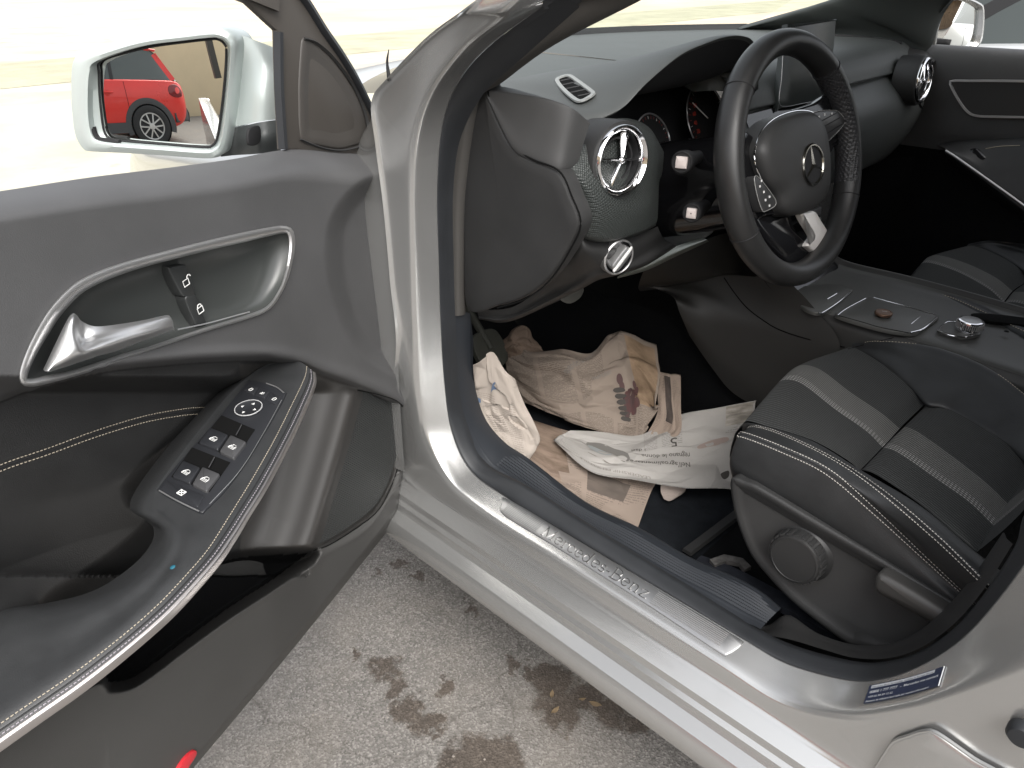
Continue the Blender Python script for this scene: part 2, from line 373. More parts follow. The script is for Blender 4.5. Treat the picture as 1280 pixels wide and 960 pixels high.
# serif lettering, stroke by stroke (unit: cap height 1)
def serif_word(word):
    """list of (polyline, half width) in word coordinates"""
    out = []; x = 0
    def arc(cx, cy, rx, ry, a0, a1, n=14): return [(cx+rx*math.cos(R(a0+(a1-a0)*i/n)), cy+ry*math.sin(R(a0+(a1-a0)*i/n))) for i in range(n+1)]
    T, t, sf = .058, .026, .024
    for ch in word:
        g = []
        if ch == 'M':
            g = [([(.1,0),(.1,1)],t),([(.1,1),(.5,.05)],T),([(.5,.05),(.9,1)],t),([(.9,1),(.9,0)],T),([(-.02,0),(.22,0)],sf),([(.76,0),(1.02,0)],sf),([(-.02,1),(.12,1)],sf),([(.88,1),(1.02,1)],sf)]; w = 1.14
        elif ch == 'e':
            g = [(arc(.3,.33,.26,.33,5,320),T*.8),([(.05,.36),(.56,.36)],t)]; w = .68
        elif ch == 'r':
            g = [([(.12,0),(.12,.64)],T),(arc(.34,.4,.22,.24,175,60),t*1.2),([(.40,.60),(.46,.56)],T),([(0,0),(.26,0)],sf),([(0,.64),(.12,.64)],sf)]; w = .54
        elif ch == 'c':
            g = [(arc(.3,.33,.26,.33,45,318),T*.8),([(.46,.56),(.52,.50)],T)]; w = .64
        elif ch == 'd':
            g = [(arc(.28,.32,.24,.32,0,360,22),T*.75),([(.54,0),(.54,1.02)],T),([(.40,1.02),(.54,1.02)],sf),([(.54,0),(.68,0)],sf)]; w = .78
        elif ch == 's':
            g = [(arc(.22,.48,.17,.16,40,250,12)+arc(.22,.17,.19,.17,80,-145,12),T*.7),([(.37,.62),(.37,.48)],t),([(.03,.18),(.03,.03)],t)]; w = .52
        elif ch == '-':
            g = [([(.04,.33),(.30,.33)],.04)]; w = .44
        elif ch == 'B':
            g = [([(.14,0),(.14,1)],T),([(0,1)]+[(.14,1)]+arc(.38,.76,.26,.24,90,-90)+[(.14,.52)],t*1.5),([(.14,.52)]+arc(.42,.26,.3,.26,90,-90)+[(0,0)],t*1.5)]; w = .86
        elif ch == 'n':
            g = [([(.12,0),(.12,.64)],T),(arc(.34,.40,.22,.25,175,0)+[(.56,0)],T*.85),([(0,0),(.25,0)],sf),([(.43,0),(.69,0)],sf),([(0,.64),(.12,.64)],sf)]; w = .80
        elif ch == 'z':
            g = [([(.04,.5),(.06,.64),(.5,.64)],t),([(.5,.64),(.04,0)],T),([(.04,0),(.52,0),(.54,.15)],t)]; w = .64
        out += [([(x+a, b) for a,b in pl], hw) for pl, hw in g]; x += w
    return out, x
strokes, wl = serif_word('Mercedes-Benz')
lt = MB(); x0, x1 = -.322, -.518; k_ = (x1-x0)/wl; ch_ = .0185
def sill_map(a, b, h=0):
    x = x0 + k_*a; y = .7665 - ch_*b*.96; return V(x, y, P0[2] + (sn@(P0+sn*.002-V(x,y,P0[2])))/sn[2]) + sn*h
for pl, hw in strokes:
    q = arcs([(a,b,0) for a,b in pl], max(6, len(pl)*2))
    lt.sweep([sill_map(a,b,.0001) for a,b,_ in q], [(-hw*ch_,0),(-hw*ch_*.6,.0013),(hw*ch_*.6,.0013),(hw*ch_,0)], sn)
lt.build('lettering', mat('lettering_steel',(.55,.55,.54),.22,1), plate_o)

# ---------------------------------------------------------------- rubber door seal round the aperture and the inner trims
I1_f = [(740,-14),(715,10),(640,76),(598,117),(572,170),(563,240),(564,330),(566,400),(570,480),(581,530),(604,577),(655,618)]
I1_r = [(937,781),(993,808),(1066,827),(1108,827),(1150,814),(1192,785),(1230,741),(1268,682),(1303,605)]
rowI = [PY(*p,.716) for p in I1_f]; rowI[11][2] = .425
rI = [PY(*p,.716) for p in I1_r]
rowI = [V(-1.25,.56,1.375),V(-.86,.575,1.352),V(-.57,.635,1.265)] + rowI + [rowI[11]*(1-t)+rI[0]*t for t in (.25,.5,.75)] + rI + [V(-.935,.71,1.0),V(-.98,.66,1.195),V(-1.04,.58,1.345)]
seal = MB(); bul = lambda a,b,t,h: [np.asarray(p)*(1-t)+np.asarray(q)*t + h*(lambda d: d/np.linalg.norm(d))(CAM*.0+V(-.25,.8,.35)) for p,q in zip(a,b)]
seal.loft([[p+V(0,-.004,-.006) for p in rowS], bul(rowS,rowI,.06,.003), bul(rowS,rowI,.35,.007), bul(rowS,rowI,.72,.006), bul(rowS,rowI,.95,.003), [p+V(0,-.006,-.004) for p in rowI]], 190, 20)
seal.build('door_seal', RUBBER, car)
# sill trim (ribbed plastic) and kick panel
I2 = [PY(588,392,.68),PY(588,430,.672),PY(591,470,.665),PY(605,520,.655),PY(630,552,.645),PY(662,574,.64),PY(732,627,.638),PY(800,660,.636),PY(864,697,.636),PY(915,719,.636),PY(950,738,.638),PY(977,760,.640)]
I1 = [PY(565,392,.714),PY(567,430,.713),PY(570,480,.713),PY(581,530,.713),PY(604,577,.713),PY(630,601,.713),PY(700,646,.713),PY(770,687,.713),PY(840,727,.713),PY(885,752,.713),PY(920,772,.713),PY(951,786,.713)]
trim = MB(); nr = 26; rr = []
for k in range(nr):
    t = k/(nr-1); h = (.0012 if k % 2 else -.0012) if .18 < t < .92 else 0
    rr.append([np.asarray(a)*(1-t)+np.asarray(b)*t + V(0,.15,1)*h*min(1,max(0,(j-2)/3)) + V(-.2,.3,.9)*.006*math.sin(math.pi*t) for j,(a,b) in enumerate(zip(I1,I2))])
rr.append([p+V(0,-.004,-.05) for p in rr[-1]])
trim.loft(rr, 80, nr+1, linear=True)
trim.build('sill_trim', mat('ribbed_sill_plastic',(.022,.025,.030),.48,bump=(1400,.2,.0004)), car, sharp=70)
# B pillar foot trim behind the sill trim
ptm = MB()
b2 = [PY(930,786,.712),PY(955,793,.712),PY(990,800,.712),PY(1030,812,.712),PY(1066,822,.712),PY(1108,823,.712),PY(1148,811,.712),PY(1190,782,.712),PY(1228,739,.712),PY(1266,680,.712)]
b3 = [PY(940,789,.70),PY(962,782,.668),PY(985,769,.65),PY(1020,792,.65),PY(1062,806,.65),PY(1100,807,.65),PY(1135,797,.65),PY(1170,772,.65),PY(1210,728,.65),PY(1252,668,.65)]
ptm.loft([b2, lp(b2,b3,.5), b3, [p+V(0,-.01,-.06) for p in b3]], 40, 14)
ptm.build('pillar_foot_trim', PLASTIC, car)
# A pillar trim
at = MB()
a1 = [V(-.86,.575,1.35),V(-.57,.635,1.263)]+[PY(*p,.712) for p in [(760,-20),(715,10),(640,76),(598,117),(574,165),(564,240),(565,330),(566,395)]]
a2 = [V(-.88,.53,1.355),V(-.60,.58,1.275)]+[PY(*p,.69) for p in [(850,-30),(801,0),(690,58),(624,106),(604,118),(585,240),(582,330),(582,392)]]
at.loft([[p+V(0,.0,0) for p in a1], [p*.5+q*.5+V(-.006,.006,.002) for p,q in zip(a1,a2)], a2, [p+V(.03,-.03,0) for p in a2]], 60, 14)
at.build('pillar_trim', mat('grey_pillar_trim',(.052,.049,.045),.6), car)
# small rubber tongue standing at the pillar
rt = MB().tube(arcs([PY(487,101,.80),PY(485,88,.80),PY(484,76,.80),PY(486,62,.80)], 14), np.linspace(.0032,.0006,14), 8); rt.build('rubber_tongue', DARK, car)

# ---------------------------------------------------------------- footwell carpet
cp = MB()
cp.loft([[V(-1.6,y,.30),V(-.8,y,.30),V(0,y,.30),V(.22,y,.305),V(.40,y,.44),V(.50,y,.70)] for y in (.66,.4,.16)], 30, 10)
cp.loft([[V(-1.6,-y,.30),V(-.8,-y,.30),V(0,-y,.30),V(.22,-y,.305),V(.40,-y,.44),V(.50,-y,.70)] for y in (.16,.4,.70)], 30, 10)
for s_ in (1,-1):
    cp.loft([[V(x,s_*.16,.30),V(x,s_*.145,.40),V(x,s_*.135,.50)] for x in (.45,0,-.6,-1.6)], 10, 10)
cp.loft([[V(x,.625,.30),V(x,.630,.318),V(x,.640,.335),V(x,.70,.34)] for x in (.45,0,-.6,-1.0)], 8, 12)
cp.loft([[V(x,.66,.30),V(x,.68,.45),V(x,.69,.72)] for x in (.5,.2,-.06)], 8, 8)
cp.loft([[V(x,-.70,.25),V(x,-.70,.5)] for x in (.5,-1.6)], 6, 6)
# dark bulkhead under the dashboard and rear closing wall
cp.loft([[V(.48,y,.40),V(.45,y,.7),V(.40,y,.92)] for y in (.70,0,-.70)], 8, 8)
cp.build('floor_carpet', CARPET_SHADE, car)
tq = MB(); tq.loft([[V(-1.62,y,.3),V(-1.7,y,.7),V(-1.75,y,.9),V(-2.6,y,.95)] for y in (.75,0,-.75)], 10, 6); tq.build('rear_bench', DARK, car)
# pedals and seat rail
pd = MB()
for y, x, z, w, h in ((.40,.16,.42,.035,.03),(.52,.20,.40,.03,.06)):
    pd.slab(arcs([V(x-.02,y-w,z-h),V(x+.02,y-w,z+h),V(x+.02,y+w,z+h),V(x-.02,y+w,z-h)],40,True), (-1,0,.5), .012, .004)
    pd.tube(arcs([V(x,y,z),V(x+.1,y,z+.12),V(x+.14,y,z+.3)],10), .009, 8)
pd.build('pedals', mat('pedal_rubber',(.035,.036,.028),.75,bump=(300,.6,.002)), car)
rl = MB()
rp = [PZ(*p,.335) for p in [(892,706),(905,700),(928,704),(938,716)]]
rl.sweep(arcs([V(-.49,.575,.315),V(-.54,.575,.325),V(-.62,.575,.328),V(-.95,.575,.328)],20), [(-.014,0),(-.014,.012),(.014,.012),(.014,0)], (0,0,1))
rl.sweep(np.array([PZ(890,705,.335),PZ(906,699,.337),PZ(926,703,.337),PZ(934,712,.335)]), [(-.007,-.004),(-.007,.004),(.007,.004),(.007,-.004)], (0,0,1), m=1)
rl.build('seat_rail', [mat('rail_steel',(.03,.033,.042),.45,.4,var=(60,.4)), mat('rail_bracket',(.20,.19,.18),.45,.6,var=(90,.4))], car)
rl2 = MB(); rl2.sweep(arcs([PZ(858,692,.312),PZ(886,671,.312),PZ(916,648,.312),PZ(950,622,.312)],12), [(-.009,0),(-.007,.007),(.007,.007),(.009,0)], (0,0,1)); rl2.build('floor_strip', PLASTIC, car)

# ================================================================== DASHBOARD
dash = MB()
# top pad and the right part of the front face
xbase = lambda y: .47-.28*min(1.1,abs(y)/.64)**2.4 - .20*max(0,y-.22)/.3
def drow(y, yc=None):
    k = abs(y)/.7; xw = xbase(y)
    return [V(xw,y,1.004),V(xw*.55,y,1.004),V(-.02,y,1.000),V(-.15,y,.996),V(-.198,y,.986),V(-.222,y,.962),V(-.232,y,.940),V(-.233,y,.931),V(-.222,y,.926),V(-.232,y,.918),V(-.262,y,.885),V(-.272,y,.850),V(-.262,y,.80),V(-.235,y,.745),V(-.19,y,.69),V(-.10,y,.66),V(.1,y,.65)]
dash.loft([drow(y) for y in (-.72,-.68,-.5,-.3,-.1,.06,.16)], 110, 24)
# top pad on the driver side
dash.loft([[V(xbase(y),y,1.003),V(xbase(y)*.55,y,1.002),V(min(0,xbase(y)-.03),y,1.0-.004*(y/.7)),V(-.12,y,.994-.01*max(0,y-.5)/.2)] for y in (.16,.3,.45,.58,.66)], 24, 12)
rim_px = [(735,153),(757,144),(780,131),(807,103),(848,69),(880,54),(908,45),(930,45),(942,53),(947,75),(948,110)]
rim = [PX(*p,x) for p, x in zip(rim_px, (-.245,-.262,-.272,-.278,-.28,-.28,-.278,-.272,-.265,-.25,-.235))]
back = [V(-.02,.66,.985),V(-.02,.60,.995),V(-.02,.55,1.000),V(-.02,.50,1.005),V(-.02,.42,1.008),V(-.02,.35,1.008),V(-.02,.29,1.006),V(-.02,.25,1.004),V(-.05,.215,1.0),V(-.10,.20,.99),V(-.16,.195,.965)]
dash.loft([back, lp(back,rim,.5), [p*.12+q*.88+V(0,0,.004) for p,q in zip(back,rim)], rim, [p+V(.004,0,-.006) for p in rim]], 60, 22)
DASH_TOP = Surf(dash)
dash_o = dash.build('dashboard', DASHSOFT, car, sharp=70)
# side of the dashboard: upper pad
sp = MB()
top_e = [PY(*p,y) for p,y in (((606,113),.697),((617,112),.692),((650,117),.686),((683,123),.680),((712,134),.668),((735,152),.64))]
mid_e = [PY(*p,y) for p,y in (((607,114),.698),((617,115),.696),((650,122),.691),((683,129),.686),((712,141),.674),((735,160),.646))]
bot_e = [PY(*p,y) for p,y in (((608,117),.700),((613,131),.701),((639,182),.701),((663,199),.698),((697,213),.690),((721,208),.655))]
sp.loft([[p+V(.06,-.01,.004) for p in top_e], top_e, mid_e, lp(mid_e,bot_e,.6), bot_e, [p+V(.01,-.01,-.004) for p in bot_e]], 40, 24)
sp.build('side_pad', mat('side_pad_skin',(.050,.050,.050),.55,bump=(1100,.3,.0005),var=(9,.1)), dash_o, sharp=70)
# end cover facing the open door
cap_px = [(596,112),(607,107),(614,133),(626,160),(639,182),(663,199),(697,215),(713,246),(724,278),(714,305),(688,345),(657,371),(622,383),(583,386),(578,300),(579,200),(586,140)]
co = MB().slab(arcs([PY(*p,.698) for p in cap_px], 140, True), (-.10,1,.02), .03, .005, dome=.002)
co.build('side_cover', PLASTIC, dash_o, sharp=60)
cg_ = MB(); cg_.tube(arcs([PY(*p,.6985) for p in [(608,108),(615,132),(628,161),(641,182),(665,199),(699,214),(715,246),(726,278),(716,306),(690,347),(658,373),(622,385)]],90), .0013, 6); cg_.build('cover_gap', PIT, dash_o)
# vent housing with the woven pattern
vh = MB()
R_ = [[PX(*p,x) for p,x in zip(ps,xs)] for ps,xs in (
 ([(721,205),(733,168),(755,152),(785,148),(812,160),(830,190)],(-.25,-.255,-.26,-.262,-.26,-.25)),
 ([(705,213),(722,195),(748,176),(790,165),(818,185),(828,215)],(-.268,-.275,-.28,-.282,-.28,-.262)),
 ([(704,214),(728,223),(752,236),(785,245),(812,240),(824,228)],(-.272,-.292,-.300,-.302,-.296,-.275)),
 ([(716,240),(735,252),(755,262),(785,268),(810,262),(823,252)],(-.275,-.295,-.304,-.306,-.300,-.28)),
 ([(724,274),(738,282),(757,289),(783,291),(806,284),(822,272)],(-.275,-.292,-.300,-.302,-.296,-.28)),
 ([(722,292),(738,299),(757,301),(781,297),(804,289),(820,280)],(-.272,-.285,-.292,-.294,-.29,-.275)),
 ([(722,294),(738,301),(757,303),(781,299),(804,291),(820,282)],(-.25,-.26,-.26,-.26,-.26,-.25)))]
vh.loft(R_, 50, 50); vh.build('vent_housing', CARBON, dash_o, sharp=60)
# lower dashboard panel around the light switch
lo = MB()
Lr = [[PX(*p,x) for p,x in zip(ps,xs)] for ps,xs in (
 ([(597,388),(640,384),(676,360),(700,335),(722,295),(740,301),(780,299),(822,283)],(-.06,-.10,-.155,-.21,-.262,-.272,-.274,-.255)),
 ([(597,391),(642,388),(682,364),(708,340),(726,315),(746,316),(785,312),(826,292)],(-.055,-.10,-.158,-.215,-.268,-.280,-.282,-.26)),
 ([(598,395),(640,393),(686,370),(716,352),(737,338),(756,333),(792,324),(832,300)],(-.05,-.095,-.15,-.205,-.25,-.268,-.272,-.25)),
 ([(599,399),(633,402),(684,381),(720,364),(745,350),(772,343),(806,333),(848,308)],(-.04,-.075,-.13,-.18,-.22,-.24,-.25,-.235)),
 ([(603,399),(637,402),(690,380),(724,363),(750,349),(776,342),(810,331),(852,305)],(.08,.08,.06,.05,.03,.02,.0,-.02)))]
lo.loft(Lr, 60, 26); LO = Surf(lo); lo.build('lower_panel', PLASTIC, dash_o, sharp=60)
kt = MB()
kt.loft([[PX(*p,-.247) for p in ((776,343),(800,330),(830,314),(856,304),(879,297))],[PX(*p,-.253) for p in ((772,346),(806,335),(838,320),(862,309),(884,300))],[PX(*p,-.235) for p in ((772,348),(808,338),(842,322),(866,311),(886,302))]], 24, 8)
kt.build('knee_trim_strip', mat('pale_satin_trim',(.34,.36,.32),.35,.5), dash_o)
bh = MB().slab(arcs([PX(*p,-.14) for p in ((700,373),(716,366),(730,360),(726,372),(712,380))],30,True),(-1,0,-.2),.01,.002)
bh.build('bonnet_release_lever', mat('lever_grey',(.10,.10,.09),.5), dash_o)
# lower centre: dark knee panel and its seam towards the tunnel
kc = MB()
kc.loft([[PX(*p,x) for p,x in zip(ps,xs)] for ps,xs in (
 ([(806,335),(840,320),(880,300),(925,290),(985,300)],(-.20,-.225,-.235,-.23,-.2)),
 ([(800,350),(842,345),(885,338),(925,330),(985,335)],(-.15,-.20,-.228,-.235,-.22)),
 ([(798,360),(838,356),(876,350),(908,345),(985,350)],(-.10,-.16,-.205,-.232,-.24)),
 ([(800,364),(838,360),(876,355),(907,351),(985,358)],(.05,-.05,-.12,-.16,-.2)))], 30, 16)
kc.build('knee_panel', mat('knee_plastic',(.034,.032,.029),.5,bump=(1300,.2,.0004)), dash_o, sharp=60)
# windscreen side de-mist vent in the top pad
dv_px = [(694,100),(701,95),(711,94),(722,101),(741,115),(744,119),(738,124),(727,129),(718,126),(702,112)]
dn = V(-.35,.25,.9); 
dpt = [DASH_TOP.hit(px,py,.0015) for px,py in dv_px]
dpt = [p if p is not None else PZ(px,py,.985) for p,(px,py) in zip(dpt,dv_px)]
A_ = np.array(dpt); c_ = A_.mean(0); dn = np.linalg.svd(A_-c_)[2][2]; dn = dn if dn @ (CAM-c_) > 0 else -dn
dpt = [onp(px,py,c_+dn*.001,dn) for px,py in dv_px]
dvr = MB(); lpv = arcs(dpt, 60, True); dvr.sweep(lpv + (c_-lpv)*.10, [(-.0035,0),(-.0028,.0022),(.0028,.0022),(.0035,0)], dn, closed=True)
dvo = dvr.build('side_window_vent', mat('pale_grey_frame',(.30,.31,.30),.45), dash_o)
lv = MB(); inner = c_ + (lpv-c_)*.84
lv.add([p+dn*.0004 for p in inner], [list(range(len(inner)))])
lvo = lv.build('vent_opening', PIT, dvo)
ax1 = PZ(744,119,.985)-PZ(702,98,.985); ax1 = ax1 - dn*(ax1@dn); ax1 /= np.linalg.norm(ax1); ax2 = np.cross(dn, ax1)
sl = MB()
Lx = max(abs((inner-c_)@ax1)); Ly = max(abs((inner-c_)@ax2))
for k in range(-2,3):
    cc = c_ + ax1*Lx*.36*k; hw = Ly*(.95 if abs(k) < 2 else .6)
    d2 = ax2*.92 + ax1*.38; d2 /= np.linalg.norm(d2)
    sl.sweep([cc-d2*hw, cc, cc+d2*hw], [(-.0016,.0003),(-.0008,.0022),(.0014,.0008)], dn)
sl.build('vent_slats', PLASTIC, dvo)

# round air vents
def air_vent(c, rad, yaw, name='air_vent', spin=0):
    ax = V(-math.cos(yaw), -math.sin(yaw), .06); ax /= np.linalg.norm(ax)
    lat = np.cross(V(0,0,1), ax); lat /= np.linalg.norm(lat); up = np.cross(ax, lat)
    base = MB(); base.lathe(c, ax, [(rad*1.10,-.05),(rad*1.12,-.004),(rad*1.08,.002),(rad*1.0,.003)], 56)
    o = base.build(name, PLASTIC, dash_o, sharp=50)
    r = MB(); r.lathe(c, ax, [(rad*1.0,.000),(rad*1.01,.004),(rad*.985,.0085),(rad*.93,.0098),(rad*.85,.007),(rad*.82,.002),(rad*.82,-.006)], 64)
    r.build('vent_ring', CHROME, o, sharp=60)
    b = MB(); b.lathe(c, ax, [(rad*.83,.002),(rad*.80,-.010),(rad*.74,-.020),(rad*.3,-.026),(0,-.026)], 48)
    b.lathe(c, ax, [(rad*.62,-.024),(rad*.64,-.006),(rad*.58,-.006),(rad*.56,-.024)], 40)
    b.build('vent_barrel', DARK, o, sharp=60)
    bl = MB()
    def arm(ang, w0, w1, L, h0, h1):
        d = lat*math.cos(R(ang+spin)) + up*math.sin(R(ang+spin)); s_ = np.cross(ax, d)
        rows = []
        for t in np.linspace(0,1,10):
            w = w0+(w1-w0)*t**1.2; p = c + d*rad*L*t; hh = h0+(h1-h0)*t
            rows.append([p-s_*w+ax*(hh-.004), p-s_*w*.6+ax*hh, p+ax*(hh+.0018), p+s_*w*.6+ax*hh, p+s_*w+ax*(hh-.004)])
        bl.grid(np.array(rows))
    arm(62, .0022, .0095, .80, .004, -.004); arm(172, .0022, .0022, .80, .004, -.002); arm(248, .0022, .0036, .82, .004, -.002); arm(352, .0020, .0032, .80, .003, -.006)
    bl.lathe(c, ax, [(rad*.12,-.002),(rad*.11,.005),(rad*.06,.008),(0,.009)], 20)
    bl.build('vent_blades', CHROME, o, sharp=40)
    return o
air_vent(PX(774.5,200,-.300), .0465, R(-10))
air_vent(PX(1152,100.5,-.287), .050, R(2), spin=4)
pod = MB(); pc = PX(1149,104,-.25); pod.lathe(pc, (-1,0,0), [(.085,-.06),(.075,-.01),(.062,.015),(.054,.026)], 40); pod.build('vent_pod', PLASTIC, dash_o)

# instrument cluster
cl = MB()
inner_rim = [p+V(.004,0,-.006) for p in rim]
ccen = V(-.13,.36,.93)
cl.loft([inner_rim, [V(p[0]+.06,(p*.97+ccen*.03)[1],min(p[2]-.004,.992)) for p in inner_rim], [V(p[0]+.17,(p*.93+ccen*.07)[1],min(p[2]-.01,.986)) for p in inner_rim]], 50, 14)
cl.loft([[V(-.05,y,.995),V(-.075,y,.93),V(-.12,y,.80)] for y in (.62,.30,-.02)], 10, 10)
clo = cl.build('instrument_cluster', DARK, dash_o, sharp=70)
cn = V(-.93,0,.36); cn /= np.linalg.norm(cn); CP = V(-.12,.36,.93)
gl = np.cross(V(0,0,1),cn); gl /= np.linalg.norm(gl); gu = np.cross(cn,gl)
def on_c(px,py,off=0): return onp(px,py,CP+cn*off,cn)
def gauge(cpx, rad, name='gauge'):
    gc = on_c(*cpx, .002); g = MB(); a = np.linspace(R(-40), R(220), 60)
    g.tube([gc+rad*(math.cos(t)*gl+math.sin(t)*gu) for t in a], .0015, 6)
    g.lathe(gc, cn, [(rad*.98,-.001),(rad*.5,-.006),(0,-.006)], 40, m=1)
    for k in range(25):
        t = R(-40+260*k/24); d = math.cos(t)*gl+math.sin(t)*gu
        g.sweep([gc+d*rad*.82, gc+d*rad*(.92)], [(-.0006,0),(0,.0006),(.0006,0)], cn, m=2 if k % 3 == 0 else 3)
    d = math.cos(R(140))*gl+math.sin(R(140))*gu
    g.sweep([gc, gc+d*rad*.8], [(-.001,.001),(0,.003),(.001,.001)], cn, m=2)
    go = g.build(name, [SATIN, DARK, WHITE, mat('red_marks',(.25,.03,.02),.5)], clo)
    for k, s_ in enumerate(('20','40','60','80')):
        vs, fs_ = text2d(s_, .011); t = R(205-22*k); d = math.cos(t)*gl+math.sin(t)*gu
        m_ = MB(); p0 = gc+d*rad*.66 - gl*.006 - gu*.004 + cn*.001
        m_.add([p0+gl*x+gu*y for x,y in vs], fs_); m_.build('dial_numerals', mat('red_numerals',(.30,.035,.02),.5,emis=(.5,.05,.03,.12)), clo)
gauge((884,148), .066); gauge((817,178), .050)
# second gauge lies further right, hidden by the wheel rim
# centre screen
sc_px = [(984,36),(990,33),(1042,25),(1045,28),(1040,78),(1028,122),(1022,126),(978,135),(973,132)]
scn = V(-.97,.10,.2); scn /= np.linalg.norm(scn); sP = PX(1043,27,-.235)
so = MB().slab(arcs([onp(*p,sP,scn) for p in sc_px],80,True), scn, .012, .002); so_o = so.build('display_screen', mat('screen_glass',(.036,.042,.040),.28,spec=.5), dash_o)
st = MB().sweep(arcs([onp(*p,sP+scn*.0005,scn) for p in ((979,60),(977,95),(974,128),(983,133),(1000,130),(1020,126))],30), [(-.0006,0),(0,.0006),(.0006,0)], scn); st.build('screen_frame', SATIN, so_o)
# centre stack behind the wheel
cs_ = MB()
cs_.loft([[V(-.235,y,.925),V(-.262,y,.87),V(-.272,y,.78),V(-.285,y,.70),V(-.32,y,.635),V(-.37,y,.603)] for y in (.135,.10,0,-.10,-.135)], 30, 16)
cs_o = cs_.build('centre_stack', GLOSS, dash_o)
kb = MB()
for k in range(6):
    kb.box(V(-.2845,-.085+.0,.80-.022*k)+V(-.004*k,0,0), ((0,1,0),(.12,0,1),(-1,0,.12)), (.030,.008,.004), .002)
kb.build('stack_buttons', mat('button_grey',(.10,.10,.10),.4), cs_o)
for yy in (.07,-.03):
    q = MB().lathe(V(-.262,yy,.870),(-1,0,.1),[(.042,-.01),(.044,.006),(.038,.009),(.034,0),(.0,-.006)],40); q.build('centre_vent', PLASTIC, dash_o)
# light switch
ln_ = V(-.92,.25,-.05); ln_ /= np.linalg.norm(ln_); lc = LO.hit(771,320,.002); lc = PX(771,320,-.282) if lc is None else lc
ls = MB(); ls.lathe(lc, ln_, [(.0275,-.01),(.0275,.003),(.0255,.0045),(.0245,.003)], 48); lso = ls.build('light_switch', SATIN, dash_o)
l2 = MB(); l2.lathe(lc, ln_, [(.0245,.002),(.018,-.001),(0,-.001)], 40); l2.build('switch_recess', GLOSS, lso)
la = PX(782,300,-.285)-PX(760,341,-.285); la = la-ln_*(la@ln_); la /= np.linalg.norm(la); lb = np.cross(ln_,la)
l3 = MB(); l3.slab(arcs([lc+ln_*.012+la*a*.019+lb*b*.0095 for a,b in ((-1,-.7),(-.6,-1),(.6,-1),(1,-.7),(1,.7),(.6,1),(-.6,1),(-1,.7))],48,True), ln_, .014, .003)
l3.build('switch_grip', SATIN, lso)
l4 = MB(); l4.slab(arcs([lc+ln_*.0135+la*a*.019+lb*b*.002 for a,b in ((-1,-1),(1,-1),(1,1),(-1,1))],24,True), ln_, .003, .001); l4.build('switch_mark', WHITE, lso)
# column shroud and its two stalks
cs = MB(); sh0 = WC - WN*.035; sh1 = V(-.16,.345,.835)
cs.loft([[sh0*(1-t)+sh1*t + (k*.062)*(math.cos(a)*WL) + (k*(.050 if math.sin(a) > 0 else .085))*math.sin(a)*WU for a in np.linspace(0,2*np.pi,17)] for t,k in ((0,.85),(.06,1.0),(.5,1.12),(1,1.2))], 64, 16)
cso = cs.build('column_shroud', GLOSS, dash_o, sharp=60)
for px, py, r_ in ((852,203,.0165),(864.5,266.5,.0145)):
    tip = onp(px,py,V(0,.475,0),V(0,1,0)); a_ = (tip-V(tip[0]+.05,.36,tip[2])); a_ /= np.linalg.norm(a_)
    a_ = V(-.30,.93,.12); a_ /= np.linalg.norm(a_)
    s_ = MB(); s_.lathe(tip, a_, [(r_*.55,-.12),(r_*.7,-.05),(r_*.95,-.025),(r_,-.004),(r_*.94,0),(r_*.86,.0008),(r_*.80,-.001),(0,-.001)], 36)
    so2 = s_.build('stalk', DARK, cso, sharp=50)
    q = MB(); la2 = np.cross(V(0,0,1),a_); la2 /= np.linalg.norm(la2); lu2 = np.cross(a_,la2)
    q.slab(arcs([tip+a_*.0035+(la2*x+lu2*y)*r_*.50 for x,y in ((-1,-.8),(-.8,-1),(.8,-1),(1,-.8),(1,.8),(.8,1),(-.8,1),(-1,.8))],40,True), a_, .005, .0015, dome=.001)
    q.build('stalk_button', mat('pearl_button',(.62,.55,.52),.3), cso)

# ================================================================== STEERING WHEEL
sw = empty('steering_wheel', parent=car)
RM, RT = .1672, .0196
def wp(ang, r, w=0): return WC + (WL*math.cos(ang)+WU*math.sin(ang))*r + WN*w
A = np.linspace(0, 2*np.pi, 120, endpoint=False)
rimb = MB(); G = []
for a in A:
    rad = WL*math.cos(a)+WU*math.sin(a); c = WC + rad*RM
    G.append([c + rad*(RT*.92*math.cos(t)) + WN*(RT*1.08*math.sin(t)) for t in np.linspace(0,2*np.pi,20,endpoint=False)])
G = np.array(G); side_ang = lambda a: min(abs(((a-t+math.pi)%(2*math.pi))-math.pi) for t in (R(12),R(170)))
rimb.grid(G, 0, close_u=True, close_v=True)
nf = len(rimb.f)
for i in range(nf):
    a = A[i//20]; t = i % 20
    if side_ang(a) < R(33) and (t in (6,7,8,9,10,11,12,13)): rimb.m[i] = 1
RIMS = Surf(rimb)
rimo = rimb.build('rim', [mat('polished_rim_leather',(.020,.020,.020),.38,bump=(900,.2,.0005),var=(14,.2)), PERF], sw)
for a in (R(-28),R(46),R(137),R(207)):
    sm = MB(); rad = WL*math.cos(a)+WU*math.sin(a); c = WC+rad*RM
    sm.tube([c + rad*(RT*.93*math.cos(t)) + WN*(RT*1.09*math.sin(t)) for t in np.linspace(0,2*np.pi,24,endpoint=False)], .0009, 6, closed=True, up=tuple(np.cross(rad,WN)))
    sm.build('rim_seam', DARK, rimo)
